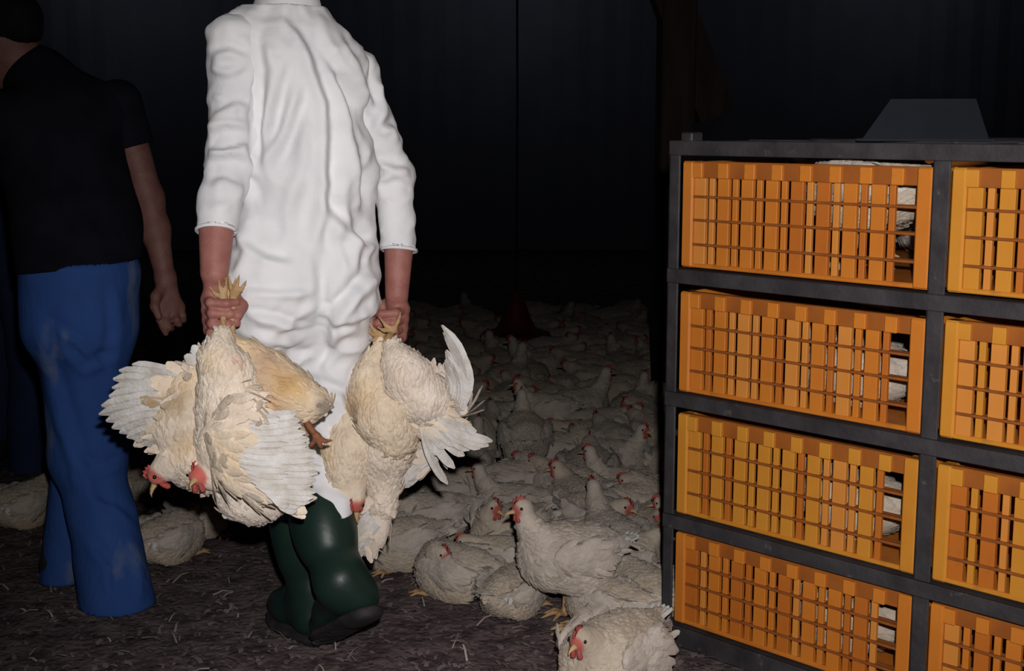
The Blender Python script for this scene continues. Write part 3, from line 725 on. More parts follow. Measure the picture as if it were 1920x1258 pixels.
def dark_person():
    D = 3.32; o = gnd(190, 1140); o[1] = D
    t = thing('person', 'person in black T-shirt and stained blue trousers walking off at the left edge', 'person', o)
    neck = at(72, 150, 3.42); c1 = at(110, 260, 3.38); c2 = at(145, 420, 3.34); c3 = at(150, 545, 3.32)
    r = np.array([.62, .55, 0]); r /= np.linalg.norm(r); hd = np.array([-.66, .75, 0])
    sR, eR, wR = at(222, 195, 3.44), at(279, 372, 3.45), at(310, 520, 3.42)
    sL, eL, wL = at(-6, 215, 3.26), at(-90, 380, 3.22), at(-150, 520, 3.30)
    hR, kR, aR = at(156, 600, 3.33), at(164, 850, 3.35), at(225, 1110, 3.24)
    hL, kL, aL = at(140, 600, 3.36), at(150, 850, 3.47), at(118, 1080, 3.42)
    def limbs(x):
        return [('c', c1, c2, 0.125+x, 0.115+x, 0.05, r, 1.30), ('c', c2, c3, 0.112+x, 0.118+x, 0.05, r, 1.18),
                ('c', sR*0.8+c1*0.2, sL*0.8+c1*0.2, 0.062+x, 0.062+x, 0.06), ('c', neck, sR*.5+neck*.5 - np.array([0, 0, .02]), 0.055+x, 0.055+x, 0.05), ('c', neck, c1, 0.075+x, 0.11+x, 0.06)]
    # trousers
    P = [('c', at(150, 515, 3.32), at(150, 610, 3.32), 0.127, 0.124, 0.05, r, 1.20), ('c', hR, kR, 0.116, 0.094, 0.04), ('c', kR, at(190, 960, 3.31), 0.092, 0.083, 0.04), ('c', at(190, 960, 3.31), at(223, 1150, 3.24), 0.083, 0.097, 0.03),
         ('c', hL, kL, 0.105, 0.068, 0.04), ('c', kL, at(116, 1120, 3.42), 0.068, 0.060, 0.03)]
    V, Q = sdf_mesh(P, 0.0085, 2)
    N = vnorm(V, Q); u, v = proj(V)
    fac = np.clip((N*(np.array([0, 0, CAMH]) - V)).sum(1)/3.3*2.2, 0, 1)
    folds = [([(75, 560), (95, 680), (130, 800), (170, 900), (200, 980)], 14, 0.008, 'step'), ([(205, 530), (215, 620), (200, 720)], 12, -0.006, 'step'), ([(110, 640), (160, 690), (230, 660)], 10, 0.006, 'step'),
             ([(90, 600), (150, 640), (210, 700)], 9, 0.005, 'step'), ([(140, 860), (190, 880), (235, 860)], 10, 0.006, 'step'), ([(170, 930), (220, 950), (262, 985)], 9, 0.006, 'step'),
             ([(165, 1010), (205, 1060), (215, 1130)], 10, 0.007, 'step'), ([(240, 1000), (262, 1060), (262, 1135)], 10, 0.006, 'ridge'), ([(100, 760), (130, 850), (150, 940)], 9, 0.005, 'ridge')]
    V = V + N*(poly_disp(u, v, folds)*fac + 0.006*waves(V, 22, 51, dirs=np.array([1, 1, .6])) + 0.002*waves(V, 60, 52))[:, None]
    Fc = V[Q].mean(1); keep = (Fc[:, 2] < at(150, 490, 3.3)[2]) & (Fc[:, 2] > 0.004)
    Q = Q[keep]; tr = put('trousers', mkmesh('trousers', V - o, Q), M_BLUE, t); tr['label'] = 'blue work trousers streaked with pale droppings'
    s_ = tr.modifiers.new('cloth_thickness', 'SOLIDIFY'); s_.thickness = 0.004
    V, Q = sdf_mesh([('c', at(150, 512, 3.32), at(150, 524, 3.32), 0.1245, 0.1245, 0.01, r, 1.2)], 0.008, 1)
    # splashes of droppings on the cloth
    # shirt
    slv = sR*0.50 + eR*0.50; slv2 = sL*0.5 + eL*0.5
    ax = (eR - sR)/np.linalg.norm(eR - sR); ax2 = (eL - sL)/np.linalg.norm(eL - sL)
    hp = at(150, 506, 3.32); hn = np.array([.10, 0, -1.]); hn /= np.linalg.norm(hn)
    parts = []
    for pr, p0, a0 in ((limbs(0.004) + [('c', c2, at(150, 512, 3.32), 0.119, 0.124, 0.03, r, 1.22)], hp, hn), ([('c', sR, slv, 0.062, 0.056, 0.03)], slv, ax), ([('c', sL, slv2, 0.062, 0.058, 0.03)], slv2, ax2)):
        Vs, Qs = sdf_mesh(pr, 0.0095, 2, cut=[(p0, a0)])
        Vs = Vs + vnorm(Vs, Qs)*(0.006*waves(Vs, 20, 61, dirs=np.array([1, 1, .6])))[:, None]
        Qs = Qs[((Vs[Qs].mean(1) - p0)@a0) < -0.008]
        Vs = Vs - a0*np.clip(((Vs - p0)@a0) + 0.012, 0, None)[:, None]
        parts.append((Vs, Qs))
    off = 0; Qn = []
    for a, b in parts: Qn.append(b + off); off += len(a)
    V = np.concatenate([a for a, b in parts]); Q = np.concatenate(Qn); keep = slice(None)
    sh = put('t_shirt', mkmesh('t_shirt', V - o, Q[keep]), M_SHIRT, t); sh['label'] = 'plain black short-sleeved T-shirt'
    s_ = sh.modifiers.new('cloth_thickness', 'SOLIDIFY'); s_.thickness = 0.003
    # body
    hc = at(2, 64, 3.40); fw = np.array([-.80, .25, -.50])
    HP, q, R3 = head_prims(hc, fw, (-.42, .15, .85), 0.97)
    B = limbs(-0.010) + [('c', neck, hc + np.array([.02, 0, -.02]), 0.056, 0.056, 0.02)] + HP + [('c', c3, at(150, 600, 3.32), 0.105, 0.10, 0.04, r, 1.15),
         ('c', hR, kR, 0.08, 0.058, 0.03), ('c', kR, aR, 0.055, 0.040, 0.03), ('c', hL, kL, 0.08, 0.055, 0.03), ('c', kL, aL, 0.053, 0.038, 0.03)]
    V1, Q1 = sdf_mesh(B, 0.008, 2)
    A = [('c', sR, eR, 0.047, 0.037, 0.02), ('c', eR, eR*.6+wR*.4, 0.037, 0.0365, 0.02), ('c', eR*.6+wR*.4, wR, 0.0355, 0.0245, 0.02),
         ('c', sL, eL, 0.047, 0.037, 0.02), ('c', eL, eL*.6+wL*.4, 0.037, 0.0365, 0.02), ('c', eL*.6+wL*.4, wL, 0.0355, 0.0245, 0.02)]
    d = 3.41
    kn = [[at(301, 578, d-.015), at(299, 598, d-.03), at(305, 612, d-.035), at(311, 625, d-.03)], [at(312, 584, d-.01), at(312, 604, d-.028), at(317, 614, d-.03), at(322, 616, d-.01)],
          [at(325, 582, d), at(331, 600, d-.02), at(335, 607, d-.015), at(334, 603, d+.01)], [at(336, 576, d+.012), at(343, 592, d), at(344, 600, d+.006), at(341, 598, d+.022)]]
    th = [at(303, 538, d-.01), at(292, 556, d-.035), at(290, 575, d-.05), at(298, 594, d-.055)]
    A += open_hand(wR, None, kn, th)
    off = wL - wR
    def mir(p): q2 = p - wR; return wL + np.array([-q2[0], q2[1], q2[2]])
    A += open_hand(wL, None, [[mir(p) for p in f] for f in kn], [mir(p) for p in th])
    V2, Q2 = sdf_mesh(A, 0.0042, 1)
    put('body', mkmesh('body', np.concatenate([V1, V2]) - o, np.concatenate([Q1, Q2 + len(V1)])), M_SKIN2, t)
    face_bits(q, R3, t, o, 0.97); hair_cap(q, R3, t, o, 0.99, low=-0.02)
    boot_dark(t, o, at(224, 1090, 3.25), np.array([*at(223, 1150, 3.24)[:2], 0]) + np.array([.03, -.02, 0]), np.array([-.75, .65, 0]), .30); boot_dark(t, o, at(114, 1060, 3.42), np.array([*at(114, 1120, 3.42)[:2], 0]) + np.array([.012, -.008, 0]), np.array([-.8, .6, 0]), .16)
def boot_dark(t, o, ankle, heel, d, s=1.0):
    d = d/np.linalg.norm(d); heel = heel.copy(); heel[2] = 0.012; n = np.array([0, 0, 1.]); q = lambda f, u: heel + d*f*s + n*u
    P = [('c', ankle, q(.05, .06), 0.046 if s > .9 else .028, 0.043 if s > .9 else .03, 0.02), ('c', q(.04, .04), q(.17, .035), 0.040, 0.041, 0.03), ('c', q(.17, .035), q(.235, .03), 0.041, 0.03, 0.03)]
    V, Q = sdf_mesh(P, 0.008, 2, cut=[(q(0, 0.006), -n)])
    b = put('shoe', mkmesh('shoe', V - o, Q), M_SOLE, t)
    V, Q = sdf_mesh([('c', q(.04, .004), q(.13, .004), 0.039, 0.036, 0.01, n, .3), ('c', q(.13, .004), q(.235, .004), 0.038, 0.034, 0.01, n, .3)], 0.006, 1)
    put('sole', mkmesh('sole', V - o, Q), M_SOLE, b)
dark_person()

def far_person():
    D = 4.62; o = gnd(10, 905); o[1] = D
    t = thing('person', 'dim person in navy clothes standing far back behind the black T-shirt', 'person', o)
    X = lambda px, py, dd=0.0: at(px - (45 if py < 600 else 0), py + (60 if py < 300 else 0), D+dd)
    neck = X(20, 30); c1 = X(22, 130); c2 = X(28, 280); c3 = X(34, 390)
    r = np.array([.9, .3, 0]); r /= np.linalg.norm(r)
    base = [('c', c1, c2, 0.12, 0.115, 0.05, r, 1.3), ('c', c2, c3, 0.115, 0.125, 0.05, r, 1.2), ('c', X(-60, 95), X(95, 95, .05), 0.06, 0.06, 0.06), ('c', neck, c1, 0.06, 0.1, 0.05)]
    V, Q = sdf_mesh(base + [('c', X(60, 420), X(56, 660), 0.085, 0.072, 0.04), ('c', X(56, 660), X(52, 890), 0.072, 0.066, 0.03), ('c', X(0, 420), X(-6, 660, .1), 0.085, 0.07, 0.04), ('c', X(-6, 660, .1), X(-10, 880, .1), 0.07, 0.062, 0.03),
                            ('c', X(-66, 100), X(-80, 260), 0.055, 0.048, 0.03), ('c', X(-80, 260), X(-76, 390, -.05), 0.048, 0.036, 0.02), ('c', X(98, 100, .05), X(108, 260, .05), 0.055, 0.048, 0.03), ('c', X(108, 260, .05), X(110, 390), 0.048, 0.036, 0.02)], 0.011, 2)
    N = vnorm(V, Q); V = V + N*(0.006*waves(V, 24, 71))[:, None]
    put('coverall', mkmesh('coverall', V - o, Q), M_NAVY, t)
    hc = neck + np.array([-.01, .02, .15]); HP, q, R3 = head_prims(hc, (-.9, .3, -.2), (0, 0, 1))
    A = HP + [('c', neck - np.array([0, 0, .05]), hc, .054, .054, .02)]
    for wx, px, s in ((X(-76, 392, -.05), -76, -1), (X(110, 392), 110, 1)):
        kn = []
        for j in range(4):
            b = wx + np.array([(j-1.5)*0.018*.4, (j-1.5)*0.018, -.085]); kn.append([b, b + np.array([0, 0, -.035]), b + np.array([-s*.012, 0, -.055]), b + np.array([-s*.022, 0, -.07])])
        A += [('c', wx + np.array([0, 0, .04]), wx, .028, .025, .01)] + open_hand(wx, None, kn, [wx + np.array([0, -.02, -.03]), wx + np.array([-s*.01, -.04, -.06]), wx + np.array([-s*.015, -.042, -.085])])
    V, Q = sdf_mesh(A, 0.006, 1); put('body', mkmesh('body', V - o, Q), M_SKIN2, t)
    face_bits(q, R3, t, o); hair_cap(q, R3, t, o)
    for px, dd in ((52, 0), (-10, .1)):
        a = X(px, 880, dd); boot_dark(t, o, np.array([a[0], a[1], .09]), np.array([a[0]+.03, a[1]-.02, 0]), np.array([-.8, .6, 0]))
far_person()

# ================================================================== CHICKENS
CREAM = np.array([0.52, 0.458, 0.40]); SOIL = np.array([0.40, 0.27, 0.12]); FACE = np.array([0.42, 0.105, 0.085]); PINK = np.array([0.52, 0.27, 0.22])
def plumage_tint(V, seed, soil=0.35, dirt=None, faces=(), warm=0.0):
    g = waves(V + seed*1.7, 16, seed, 9); g2 = waves(V + seed, 45, seed+50, 9)
    T = np.tile(CREAM, (len(V), 1))*(1 + 0.07*g2[:, None])
    T = T*(1 - warm*np.array([0.02, 0.12, 0.34]))
    m = np.clip((g - (0.34 - 0.35*soil))*3.0, 0, 1)*soil
    T = T*(1 - m[:, None]) + SOIL*1.25*m[:, None]
    if dirt is not None:
        for c, rad, col, w in dirt:
            d = np.linalg.norm(V - c, axis=1)/rad; k = np.clip(1.35 - d + 0.3*g2, 0, 1)*w
            T = T*(1 - k[:, None]) + np.asarray(col)*k[:, None]
    for c, rad in faces:
        d = np.linalg.norm(V - c, axis=1)/rad; k = np.clip((1.15 - d)*4, 0, 1)
        T = T*(1 - k[:, None]) + FACE*k[:, None]
    return np.clip(T, 0.01, 0.85)
def contour_feathers(V, Q, T, n, flow, seed, L=0.034, W=0.021, lift=0.10, mask=None):
    """small overlapping body feathers rooted on the skin, lying along flow"""
    g = np.random.default_rng(seed); N = vnorm(V, Q)
    cand = np.arange(len(V)) if mask is None else np.where(mask)[0]
    i = g.choice(cand, n); p, nn = V[i], N[i]
    f = flow(p) if callable(flow) else np.tile(flow, (n, 1))
    f = f + 0.45*g.normal(size=f.shape)*0.5
    f = f - nn*(f*nn).sum(1, keepdims=True); f /= np.linalg.norm(f, axis=1, keepdims=True) + 1e-9
    s = np.cross(nn, f); l = (L*(0.6+0.7*g.random(n)))[:, None]; w = (W*(0.7+0.6*g.random(n)))[:, None]
    lf = (lift*(0.4+1.2*g.random(n)))[:, None]
    rows = []
    for tt, ww, hh in ((0.0, 0.30, -0.0010), (0.45, 0.50, 0.0020), (0.82, 0.42, 0.0022), (1.0, 0.12, 0.0010)):
        c = p + f*l*tt + nn*(hh + lf*l*tt*(1-0.35*tt)); rows += [c - s*w*ww - nn*0.0016*(ww > .2), c + nn*0.0012, c + s*w*ww - nn*0.0016*(ww > .2)]
    VV = np.stack(rows, 1).reshape(-1, 3); k = np.arange(n)[:, None]*12
    QQ = np.concatenate([k + np.array([[3*r, 3*r+1, 3*r+4, 3*r+3]]) for r in range(3)] + [k + np.array([[3*r+1, 3*r+2, 3*r+5, 3*r+4]]) for r in range(3)])
    TT = np.repeat(T[i]*(0.93+0.12*g.random(n))[:, None], 12, 0)
    return VV, QQ, TT
def flight_feather(base, tip, width, nrm, bend=0.0, seed=0):
    base, tip, nrm = [np.asarray(v, float) for v in (base, tip, nrm)]
    d = tip - base; L = np.linalg.norm(d); d /= L; s = np.cross(nrm, d); s /= np.linalg.norm(s) + 1e-9; nn = np.cross(d, s)
    V, Q = [], []; R = 9
    for r in range(R):
        t = r/(R-1); c = base + d*L*t + s*bend*4*t*(1-t)*L*0.5 + nn*0.10*L*t*(1-t)
        w = width*(0.30 + 0.70*min(1, t*3.0))*(1.0 if t < 0.72 else math.sqrt(max(0, 1 - ((t-0.72)/0.285)**2)))*0.5 + 0.0004
        V += [c - s*w*0.85 - nn*0.0004 - nn*w*.12, c + nn*0.0009, c + s*w*1.1 - nn*0.0004 - nn*w*.12, c - nn*0.0009]
    for r in range(R-1):
        for j in range(4): Q.append([r*4+j, r*4+(j+1) % 4, (r+1)*4+(j+1) % 4, (r+1)*4+j])
    Q += [[3, 2, 1, 0], [(R-1)*4+j for j in range(4)]]
    return np.array(V), Q
def comb_vq(c, fwd, up, s=1.0):
    sd = np.cross(fwd, up); prof = [(-.022, 0), (-.024, .010), (-.015, .009), (-.012, .017), (-.005, .010), (.002, .018), (.007, .010), (.013, .013), (.017, .005), (.019, -.004)]
    top = [c + s*(f*fwd + u*up) for f, u in prof]; n = len(prof)
    V = [p + sd*0.0028*s for p in top] + [p - sd*0.0028*s for p in top] + [c - up*0.006*s - fwd*.015*s, c - up*.006*s + fwd*.014*s]
    Q = []
    for i in range(n-1): Q.append([i, i+1, n+i+1, n+i])
    a, b = 2*n, 2*n+1
    for i in range(n-1):
        m = a if i < n//2 else b
        Q.append([i, m, i+1]); Q.append([n+i, n+i+1, m])
    Q += [[n//2, a, b], [n+n//2, b, a]]
    return V, Q
def beak_vq(c, fwd, up, s=1.0):
    sd = np.cross(fwd, up); V = []
    for f, w, u0, u1 in ((0, .0085, -.007, .007), (.010, .006, -.0045, .0055), (.019, .0028, -.004, .0015), (.024, .0006, -.006, -.0045)):
        m = (u0+u1)/2; V += [c + s*(f*fwd + u1*up), c + s*(f*fwd + m*up + w*sd), c + s*(f*fwd + u0*up), c + s*(f*fwd + m*up - w*sd)]
    Q = [[i*4+j, i*4+(j+1) % 4, i*4+4+(j+1) % 4, i*4+4+j] for i in range(3) for j in range(4)] + [[12, 13, 14, 15]]
    return V, Q
def head_parts(t, hc, fwd, up, s=1.0, o=np.zeros(3), lite=False, comb=.85):
    """comb, beak, wattles, eyes of a chicken head centred on hc"""
    fwd = np.asarray(fwd, float); fwd /= np.linalg.norm(fwd); up = np.asarray(up, float); up = up - fwd*(up@fwd); up /= np.linalg.norm(up); sd = np.cross(fwd, up)
    V, Q = comb_vq(hc + s*(0.010*fwd + 0.018*up), fwd, up, s*comb); put('comb', mkmesh('comb', np.array(V) - o, Q), M_COMB, t)
    V, Q = beak_vq(hc + s*(0.026*fwd - 0.003*up), fwd, up, s); put('beak', mkmesh('beak', np.array(V) - o, Q), M_BEAK, t)
    if lite: return
    for l in (1, -1):
        V, Q = sdf_mesh([('c', hc + s*(.020*fwd - .014*up + l*.006*sd), hc + s*(.019*fwd - .026*up + l*.008*sd), .0048*s, .0066*s, .003)], .0035, 1)
        put('wattle', mkmesh('wattle', V - o, Q), M_COMB, t)
        V, Q = ball_vq(hc + s*(.012*fwd + .005*up + l*.0175*sd), .0042*s); put('eye', mkmesh('eye', np.array(V) - o, Q), M_BLACK, t)
def shank(t, hock, foot, fwd, m=None, s=1.0, o=np.zeros(3), flat=True, spread=1.0, name='leg'):
    """scaly shank with three front toes and a back toe"""
    hock, foot, fwd = [np.asarray(v, float) for v in (hock, foot, fwd)]; fwd = fwd/np.linalg.norm(fwd)
    ax = foot - hock; ax /= np.linalg.norm(ax); up = -ax if not flat else np.array([0, 0, 1.]); sd = np.cross(fwd, up); sd /= np.linalg.norm(sd)
    P = [('c', hock, foot, .0105*s, .0085*s, .004)]
    for a, l in ((-0.6*spread, .050), (0, .060), (0.6*spread, .050), (math.pi, .026)):
        dr = fwd*math.cos(a) + sd*math.sin(a); k1 = foot + s*(dr*l*.55 + up*.006); k2 = foot + s*(dr*l - up*.003)
        P += [('c', foot, k1, .0075*s, .0062*s, .003), ('c', k1, k2, .0062*s, .0036*s, .002), ('c', k2, k2 + s*(dr*.010 - up*.003), .003*s, .0012*s, .001)]
    V, Q = sdf_mesh(P, 0.0034*max(1, s), 1)
    return put(name, mkmesh(name, V - o, Q), m or M_LEG, t)

# ---------- floor chickens: local frame, +x forward, feet at z = 0
def floor_bird(pose, seed, lite=False):
    g = random.Random(seed); z = 0.078 if pose not in ('stand', 'stoop') else 0.172
    tilt = 0.0 if pose != 'stand' else 0.020
    if pose in ('up', 'stand'): n0, n1, hc, fw, hu = (.088, 0, z+.045), (.118, 0, z+.098), (.134, 0, z+.142), (1, 0, -.12), (0, 0, 1)
    elif pose == 'low': n0, n1, hc, fw, hu = (.085, 0, z+.040), (.112, .004, z+.062), (.136, .006, z+.074), (1, .1, -.15), (0, 0, 1)
    elif pose == 'turn': n0, n1, hc, fw, hu = (.085, 0, z+.040), (.108, .010, z+.078), (.112, .030, z+.104), (.25, 1, -.2), (0, 0, 1)
    elif pose == 'stoop': n0, n1, hc, fw, hu = (.090, 0, z+.020), (.122, .01, z+.004), (.140, .015, z-.020), (.75, .1, -.7), (.6, 0, .8)
    elif pose == 'down': n0, n1, hc, fw, hu = (.095, 0, z+.020), (.140, .01, z+.006), (.170, .015, z-.022), (.75, .1, -.7), (.6, 0, .8)
    else: n0, n1, hc, fw, hu = (.060, .02, z+.050), (.040, .055, z+.072), (.005, .070, z+.075), (-.9, .35, -.25), (0, 0, 1)     # tucked over the back
    n0, n1, hc, fw, hu = [np.array(v, float) for v in (n0, n1, hc, fw, hu)]; fw /= np.linalg.norm(fw); hu -= fw*(hu@fw); hu /= np.linalg.norm(hu); R3 = np.array([fw, np.cross(fw, hu), hu])
    P = [('e', (0, 0, z), (.122, .086, .078), .03), ('e', (.055, 0, z-.004+tilt), (.076, .080, .072), .04), ('c', (-.075, 0, z+.010), (-.160, 0, z+.036-tilt), .052, .017, .05),
         ('c', n0, n1, .040, .028, .03), ('c', n1, hc, .027, .019, .02), ('e', hc, (.027, .0195, .0205), .012, R3)]
    for l in (1, -1): P.append(('e', (-.015, .052*l, z-.040), (.062, .036, .044), .03))
    if lite:
        for l in (1, -1): P.append(('c', (.050, .074*l, z+.028), (-.110, .050*l, z+.030), .036, .012, .012, np.array([0, 1., 0]), .5))
    V, Q = sdf_mesh(P, 0.0095 if lite else 0.0066, 1, cut=[((0, 0, 0.002), (0, 0, -1))] if pose not in ('stand', 'stoop') else None)
    N = vnorm(V, Q); V = V + N*(0.0018*waves(V, 70, seed+3))[:, None]
    T = plumage_tint(V, seed, g.uniform(.15, .5), [(np.array([-.02, 0, 0.0]), .10, SOIL*.9, .45)], [(hc + fw*.016 - hu*.002, .0175)], warm=g.uniform(.0, .45))
    d = {}
    d['body'] = mkmesh('body', V, Q, tint=T); d['body'].materials.append(M_FEATHER)
    mask = (np.linalg.norm(V - hc, axis=1) > .045) & (V[:, 2] > 0.012)
    FV, FQ, FT = contour_feathers(V, Q, T, 300 if lite else 1300, np.array([-1., 0, -.12]), seed+9, L=.030 if lite else .022, W=.018 if lite else .011, lift=.045, mask=mask)
    d['plumage'] = mkmesh('plumage', FV, FQ, tint=FT); d['plumage'].materials.append(M_FEATHER)
    d.update(pose=pose, hc=hc, fw=fw, hu=hu, z=z, lite=lite, seed=seed)
    # prototype thing
    t = bpy.data.objects.new('broiler_chicken', None); COL.objects.link(t); t.empty_display_size = .05
    put('body', d['body'], None, t); pl = put('plumage', d['plumage'], None, t, kind='stuff')
    head_parts(t, hc, fw, hu, 1.0, lite=lite)
    if not lite:
        for l in (1, -1):
            W = [('c', (.062, .080*l, z+.030), (-.020, .088*l, z+.020), .030, .036, .012, np.array([0, 1., 0]), .42), ('c', (-.02, .088*l, z+.020), (-.115, .056*l, z+.032), .036, .012, .02, np.array([0, 1., 0]), .42)]
            WV, WQ = sdf_mesh(W, .0062, 1); WT = plumage_tint(WV, seed+31+l, .2)
            FV, FQ, FT = contour_feathers(WV, WQ, WT, 110, np.array([-1., -.1*l, -.05]), seed+13+l, L=.045, W=.019, lift=.05)
            wm = mkmesh('wing', np.concatenate([WV, FV]), np.concatenate([WQ, FQ + len(WV)]), tint=np.concatenate([WT, FT])); wm.materials.append(M_FEATHER)
            w_ = put('wing', wm, None, t)
            for j in range(4):      # primaries
                V_, Q_ = flight_feather((-.05, (.080-.003*j)*l, z+.030-.006*j), (-.150+.008*j, (.045+.004*j)*l, z+.036-.009*j), .017, np.array([.1, l, .25]))
                put('flight_feather', mkmesh('flight_feather', V_, Q_, smooth=False), M_FLIGHT, w_)
    for j in range(5):
        a = (j-2)*.26
        V_, Q_ = flight_feather((-.135, .010*(j-2)*.6, z+.030-tilt), (-.196*math.cos(a*.6), .050*math.sin(a), z+.052-tilt), .020, np.array([.3, 0, 1.]))
        put('tail_feather', mkmesh('tail_feather', V_, Q_, smooth=False), M_FLIGHT, t)
    if pose in ('stand', 'stoop'):
        for l in (1, -1):
            V_, Q_ = sdf_mesh([('c', (-.01, .045*l, z-.045), (-.022, .046*l, .098), .032, .014, .01)], .006, 1)
            put('thigh', mkmesh('thigh', V_, Q_, tint=plumage_tint(V_, seed+70, .3)), M_FEATHER, t)
            shank(t, (-.022, .046*l, .100), (.004+.018*l, .048*l, .010), (1, .12*l, 0))
    elif not lite:
        for l in (1, -1): shank(t, (.035, .050*l, .016), (.082, .052*l, .010), (1, .2*l, 0), s=.9)
    return t
PROTO = {}
for i, (p, l) in enumerate((('up', 0), ('low', 0), ('stand', 0), ('tuck', 0), ('turn', 0), ('down', 0), ('stoop', 0), ('up', 1), ('low', 1), ('turn', 1), ('tuck', 1), ('down', 1), ('low', 1), ('up', 1))):
    PROTO.setdefault((p, l), []).append([floor_bird(p, 101+7*i, bool(l)), False])
def bird(pose, lite, xy, ang, sc, label, group=None, z=0.0, pick=None):
    lst = PROTO[(pose, lite)]; e = lst[(pick if pick is not None else rnd.randrange(len(lst))) % len(lst)]
    if e[1]: t = copy_tree(e[0])
    else: t = e[0]; e[1] = True
    t.location = (float(xy[0]), float(xy[1]), z); t.rotation_euler = (0, 0, ang); t.scale = (sc, sc, sc*rnd.uniform(.96, 1.05))
    if 'group' in t: del t['group']
    return tag(t, label, 'chicken', group)
PLACED = []
def near(pose, px, py, deg, sc, label, lite=0, pick=0):
    p = gnd(px, py); PLACED.append((p[0], p[1], 0.125*sc))
    return bird(pose, lite, p, math.radians(deg), sc, label, None, pick=pick)
near('stand', 1068, 1170, 208, 0.98, 'standing white hen with red comb, head raised, tallest in front of the flock')
near('tuck', 858, 1118, 150, 0.86, 'plump white chicken sitting at the left front of the flock, head hidden')
near('low', 945, 1090, 186, 0.80, 'chicken with red face just left of the standing hen, body behind another')
near('low', 962, 1150, 60, 0.78, 'cream chicken squatting with yellow feet showing, in front of the standing hen')
near('low', 1152, 1296, 232, 1.02, 'big fluffy chicken closest to the camera at the lower rack corner')
near('low', 1102, 925, 82, 0.98, 'rounded chicken seen from behind with fluffy yellowish rump, mid flock')
near('stand', 984, 900, 95, 0.86, 'standing chicken seen from behind on one visible leg, mid flock')
near('up', 962, 982, 178, 0.80, 'chicken with red face looking left just above the tall hen')
near('up', 1082, 800, 20, 0.95, 'dim chicken with dark red face among the rear birds near the rack')
near('low', 940, 800, 10, 0.9, 'dim chicken with red face pointing right, left rear of the flock')
near('low', 316, 1050, 60, 0.82, 'white chicken on the floor just right of the blue trousers')
near('low', 374, 1000, -60, 0.86, 'cream chicken behind the one beside the blue trousers, below the hanging birds')
near('low', 46, 985, 60, 0.80, 'ruffled dim chicken on the floor at the left edge of the photo', pick=0)
near('low', 255, 935, 100, 0.85, 'dim chicken half hidden between blue trousers and the hanging birds')
near('stand', 1022, 838, 200, 0.82, 'pale upright chicken standing left of centre in the rear flock')
near('low', 1206, 1160, 120, 0.85, 'white chicken pressed against the foot of the rack post')
near('low', 1160, 1105, 20, 0.85, 'chicken directly behind the tail of the standing hen')
near('turn', 755, 1062, 210, 0.85, 'greyish chicken at the flock edge beside the green boot')
near('low', 1140, 1175, 150, 0.78, 'small cream chicken between the standing hen and the rack corner')
# the rest of the flock
def flock():
    def blocked(x, y):
        d = np.array([x, y]) - RL; u, v = d@RU, d@RV
        if -0.10 < u < 2*RW+.1 and -0.16 < v < RDEP+.14: return True
        return False
    n = 0; cnt = {}
    tries = 0
    while tries < 9000:
        tries += 1
        y = 3.3 + (8.0-3.3)*rnd.random()**1.05
        px = rnd.uniform(560, 1330) if y < 5.2 else rnd.uniform(430, 1290)
        x = (px-960)/F_PX*y
        if blocked(x, y): continue
        u, v = proj(np.array([x, y, 0.0]))
        # ragged front edge of the flock
        edge = np.interp(u, [560, 640, 720, 800, 1000, 1060, 1140, 1250], [985, 1010, 1075, 1090, 1150, 1165, 1200, 1230])
        if v > edge: continue
        if u < 640 and y < 5.6: continue
        dmin = 0.185 + 0.020*max(0, y-5)
        r0 = dmin/2
        if any((x-a)**2 + (y-b)**2 < (r0 + c*0.78)**2 for a, b, c in PLACED): continue
        PLACED.append((x, y, r0))
        if u > 1275 and v > 300: continue          # hidden behind the rack
        far = y > 4.6
        pose = rnd.choice(['low', 'low', 'up', 'turn', 'tuck', 'down', 'low'])
        ang = rnd.uniform(0, 2*math.pi)
        fc = ('facing right', 'facing away', 'facing left', 'facing the camera')[int(((ang + math.pi/4) % (2*math.pi))/(math.pi/2))]
        pz = dict(low='with neck drawn in', up='with head raised', turn='with head turned aside', tuck='with head tucked back', down='with head stretched low')[pose]
        wh = 'by the rack' if u > 1090 else 'in mid photo' if u > 880 else 'beside the held birds'
        if y < 6.4: lab = f'{"pale" if y < 4.6 else "greyish"} chicken {pz}, {fc}, {"front" if y < 4.6 else "middle"} rows {wh}'
        else: lab = 'very dim chicken in the darkness at the rear of the flock'
        grp = 'front rows of the flock' if y < 4.6 else 'middle rows of the flock' if y < 6.4 else 'rear of the flock'
        bird(pose, 1 if far else 0, (x, y), ang, rnd.uniform(.80, .98), lab, grp); n += 1
    print('flock', n)
flock()
# birds inside the crates
for c in range(2):
    for k in range(4):
        side = 'left' if c == 0 else 'right'; tier = ['bottom', 'third from top', 'second from top', 'top'][k]
        zb = TIER[k] + (0.018 if k else 0.026) + .011
        top = k == 3
        for nth, (u, v, a, p, l) in zip(('frontmost', 'middle', 'rearmost'), ((.385, .145, math.pi, 'stoop' if top else 'low', 0 if top else 1), (.225, .36, 0.1, 'stoop' if top else 'tuck', 0 if top else 1), (.33, .60, 3.0, 'low', 1))):
            w = RL + RU*(c*RW + .019 + u) + RV*v
            bird(p, l, w, a + rnd.uniform(-.06, .06) + RANG, 1.0 if top else .90, f'{nth} white chicken shut inside the {tier} crate of the {side} column', f'chickens in the {tier} {side} crate', z=zb)

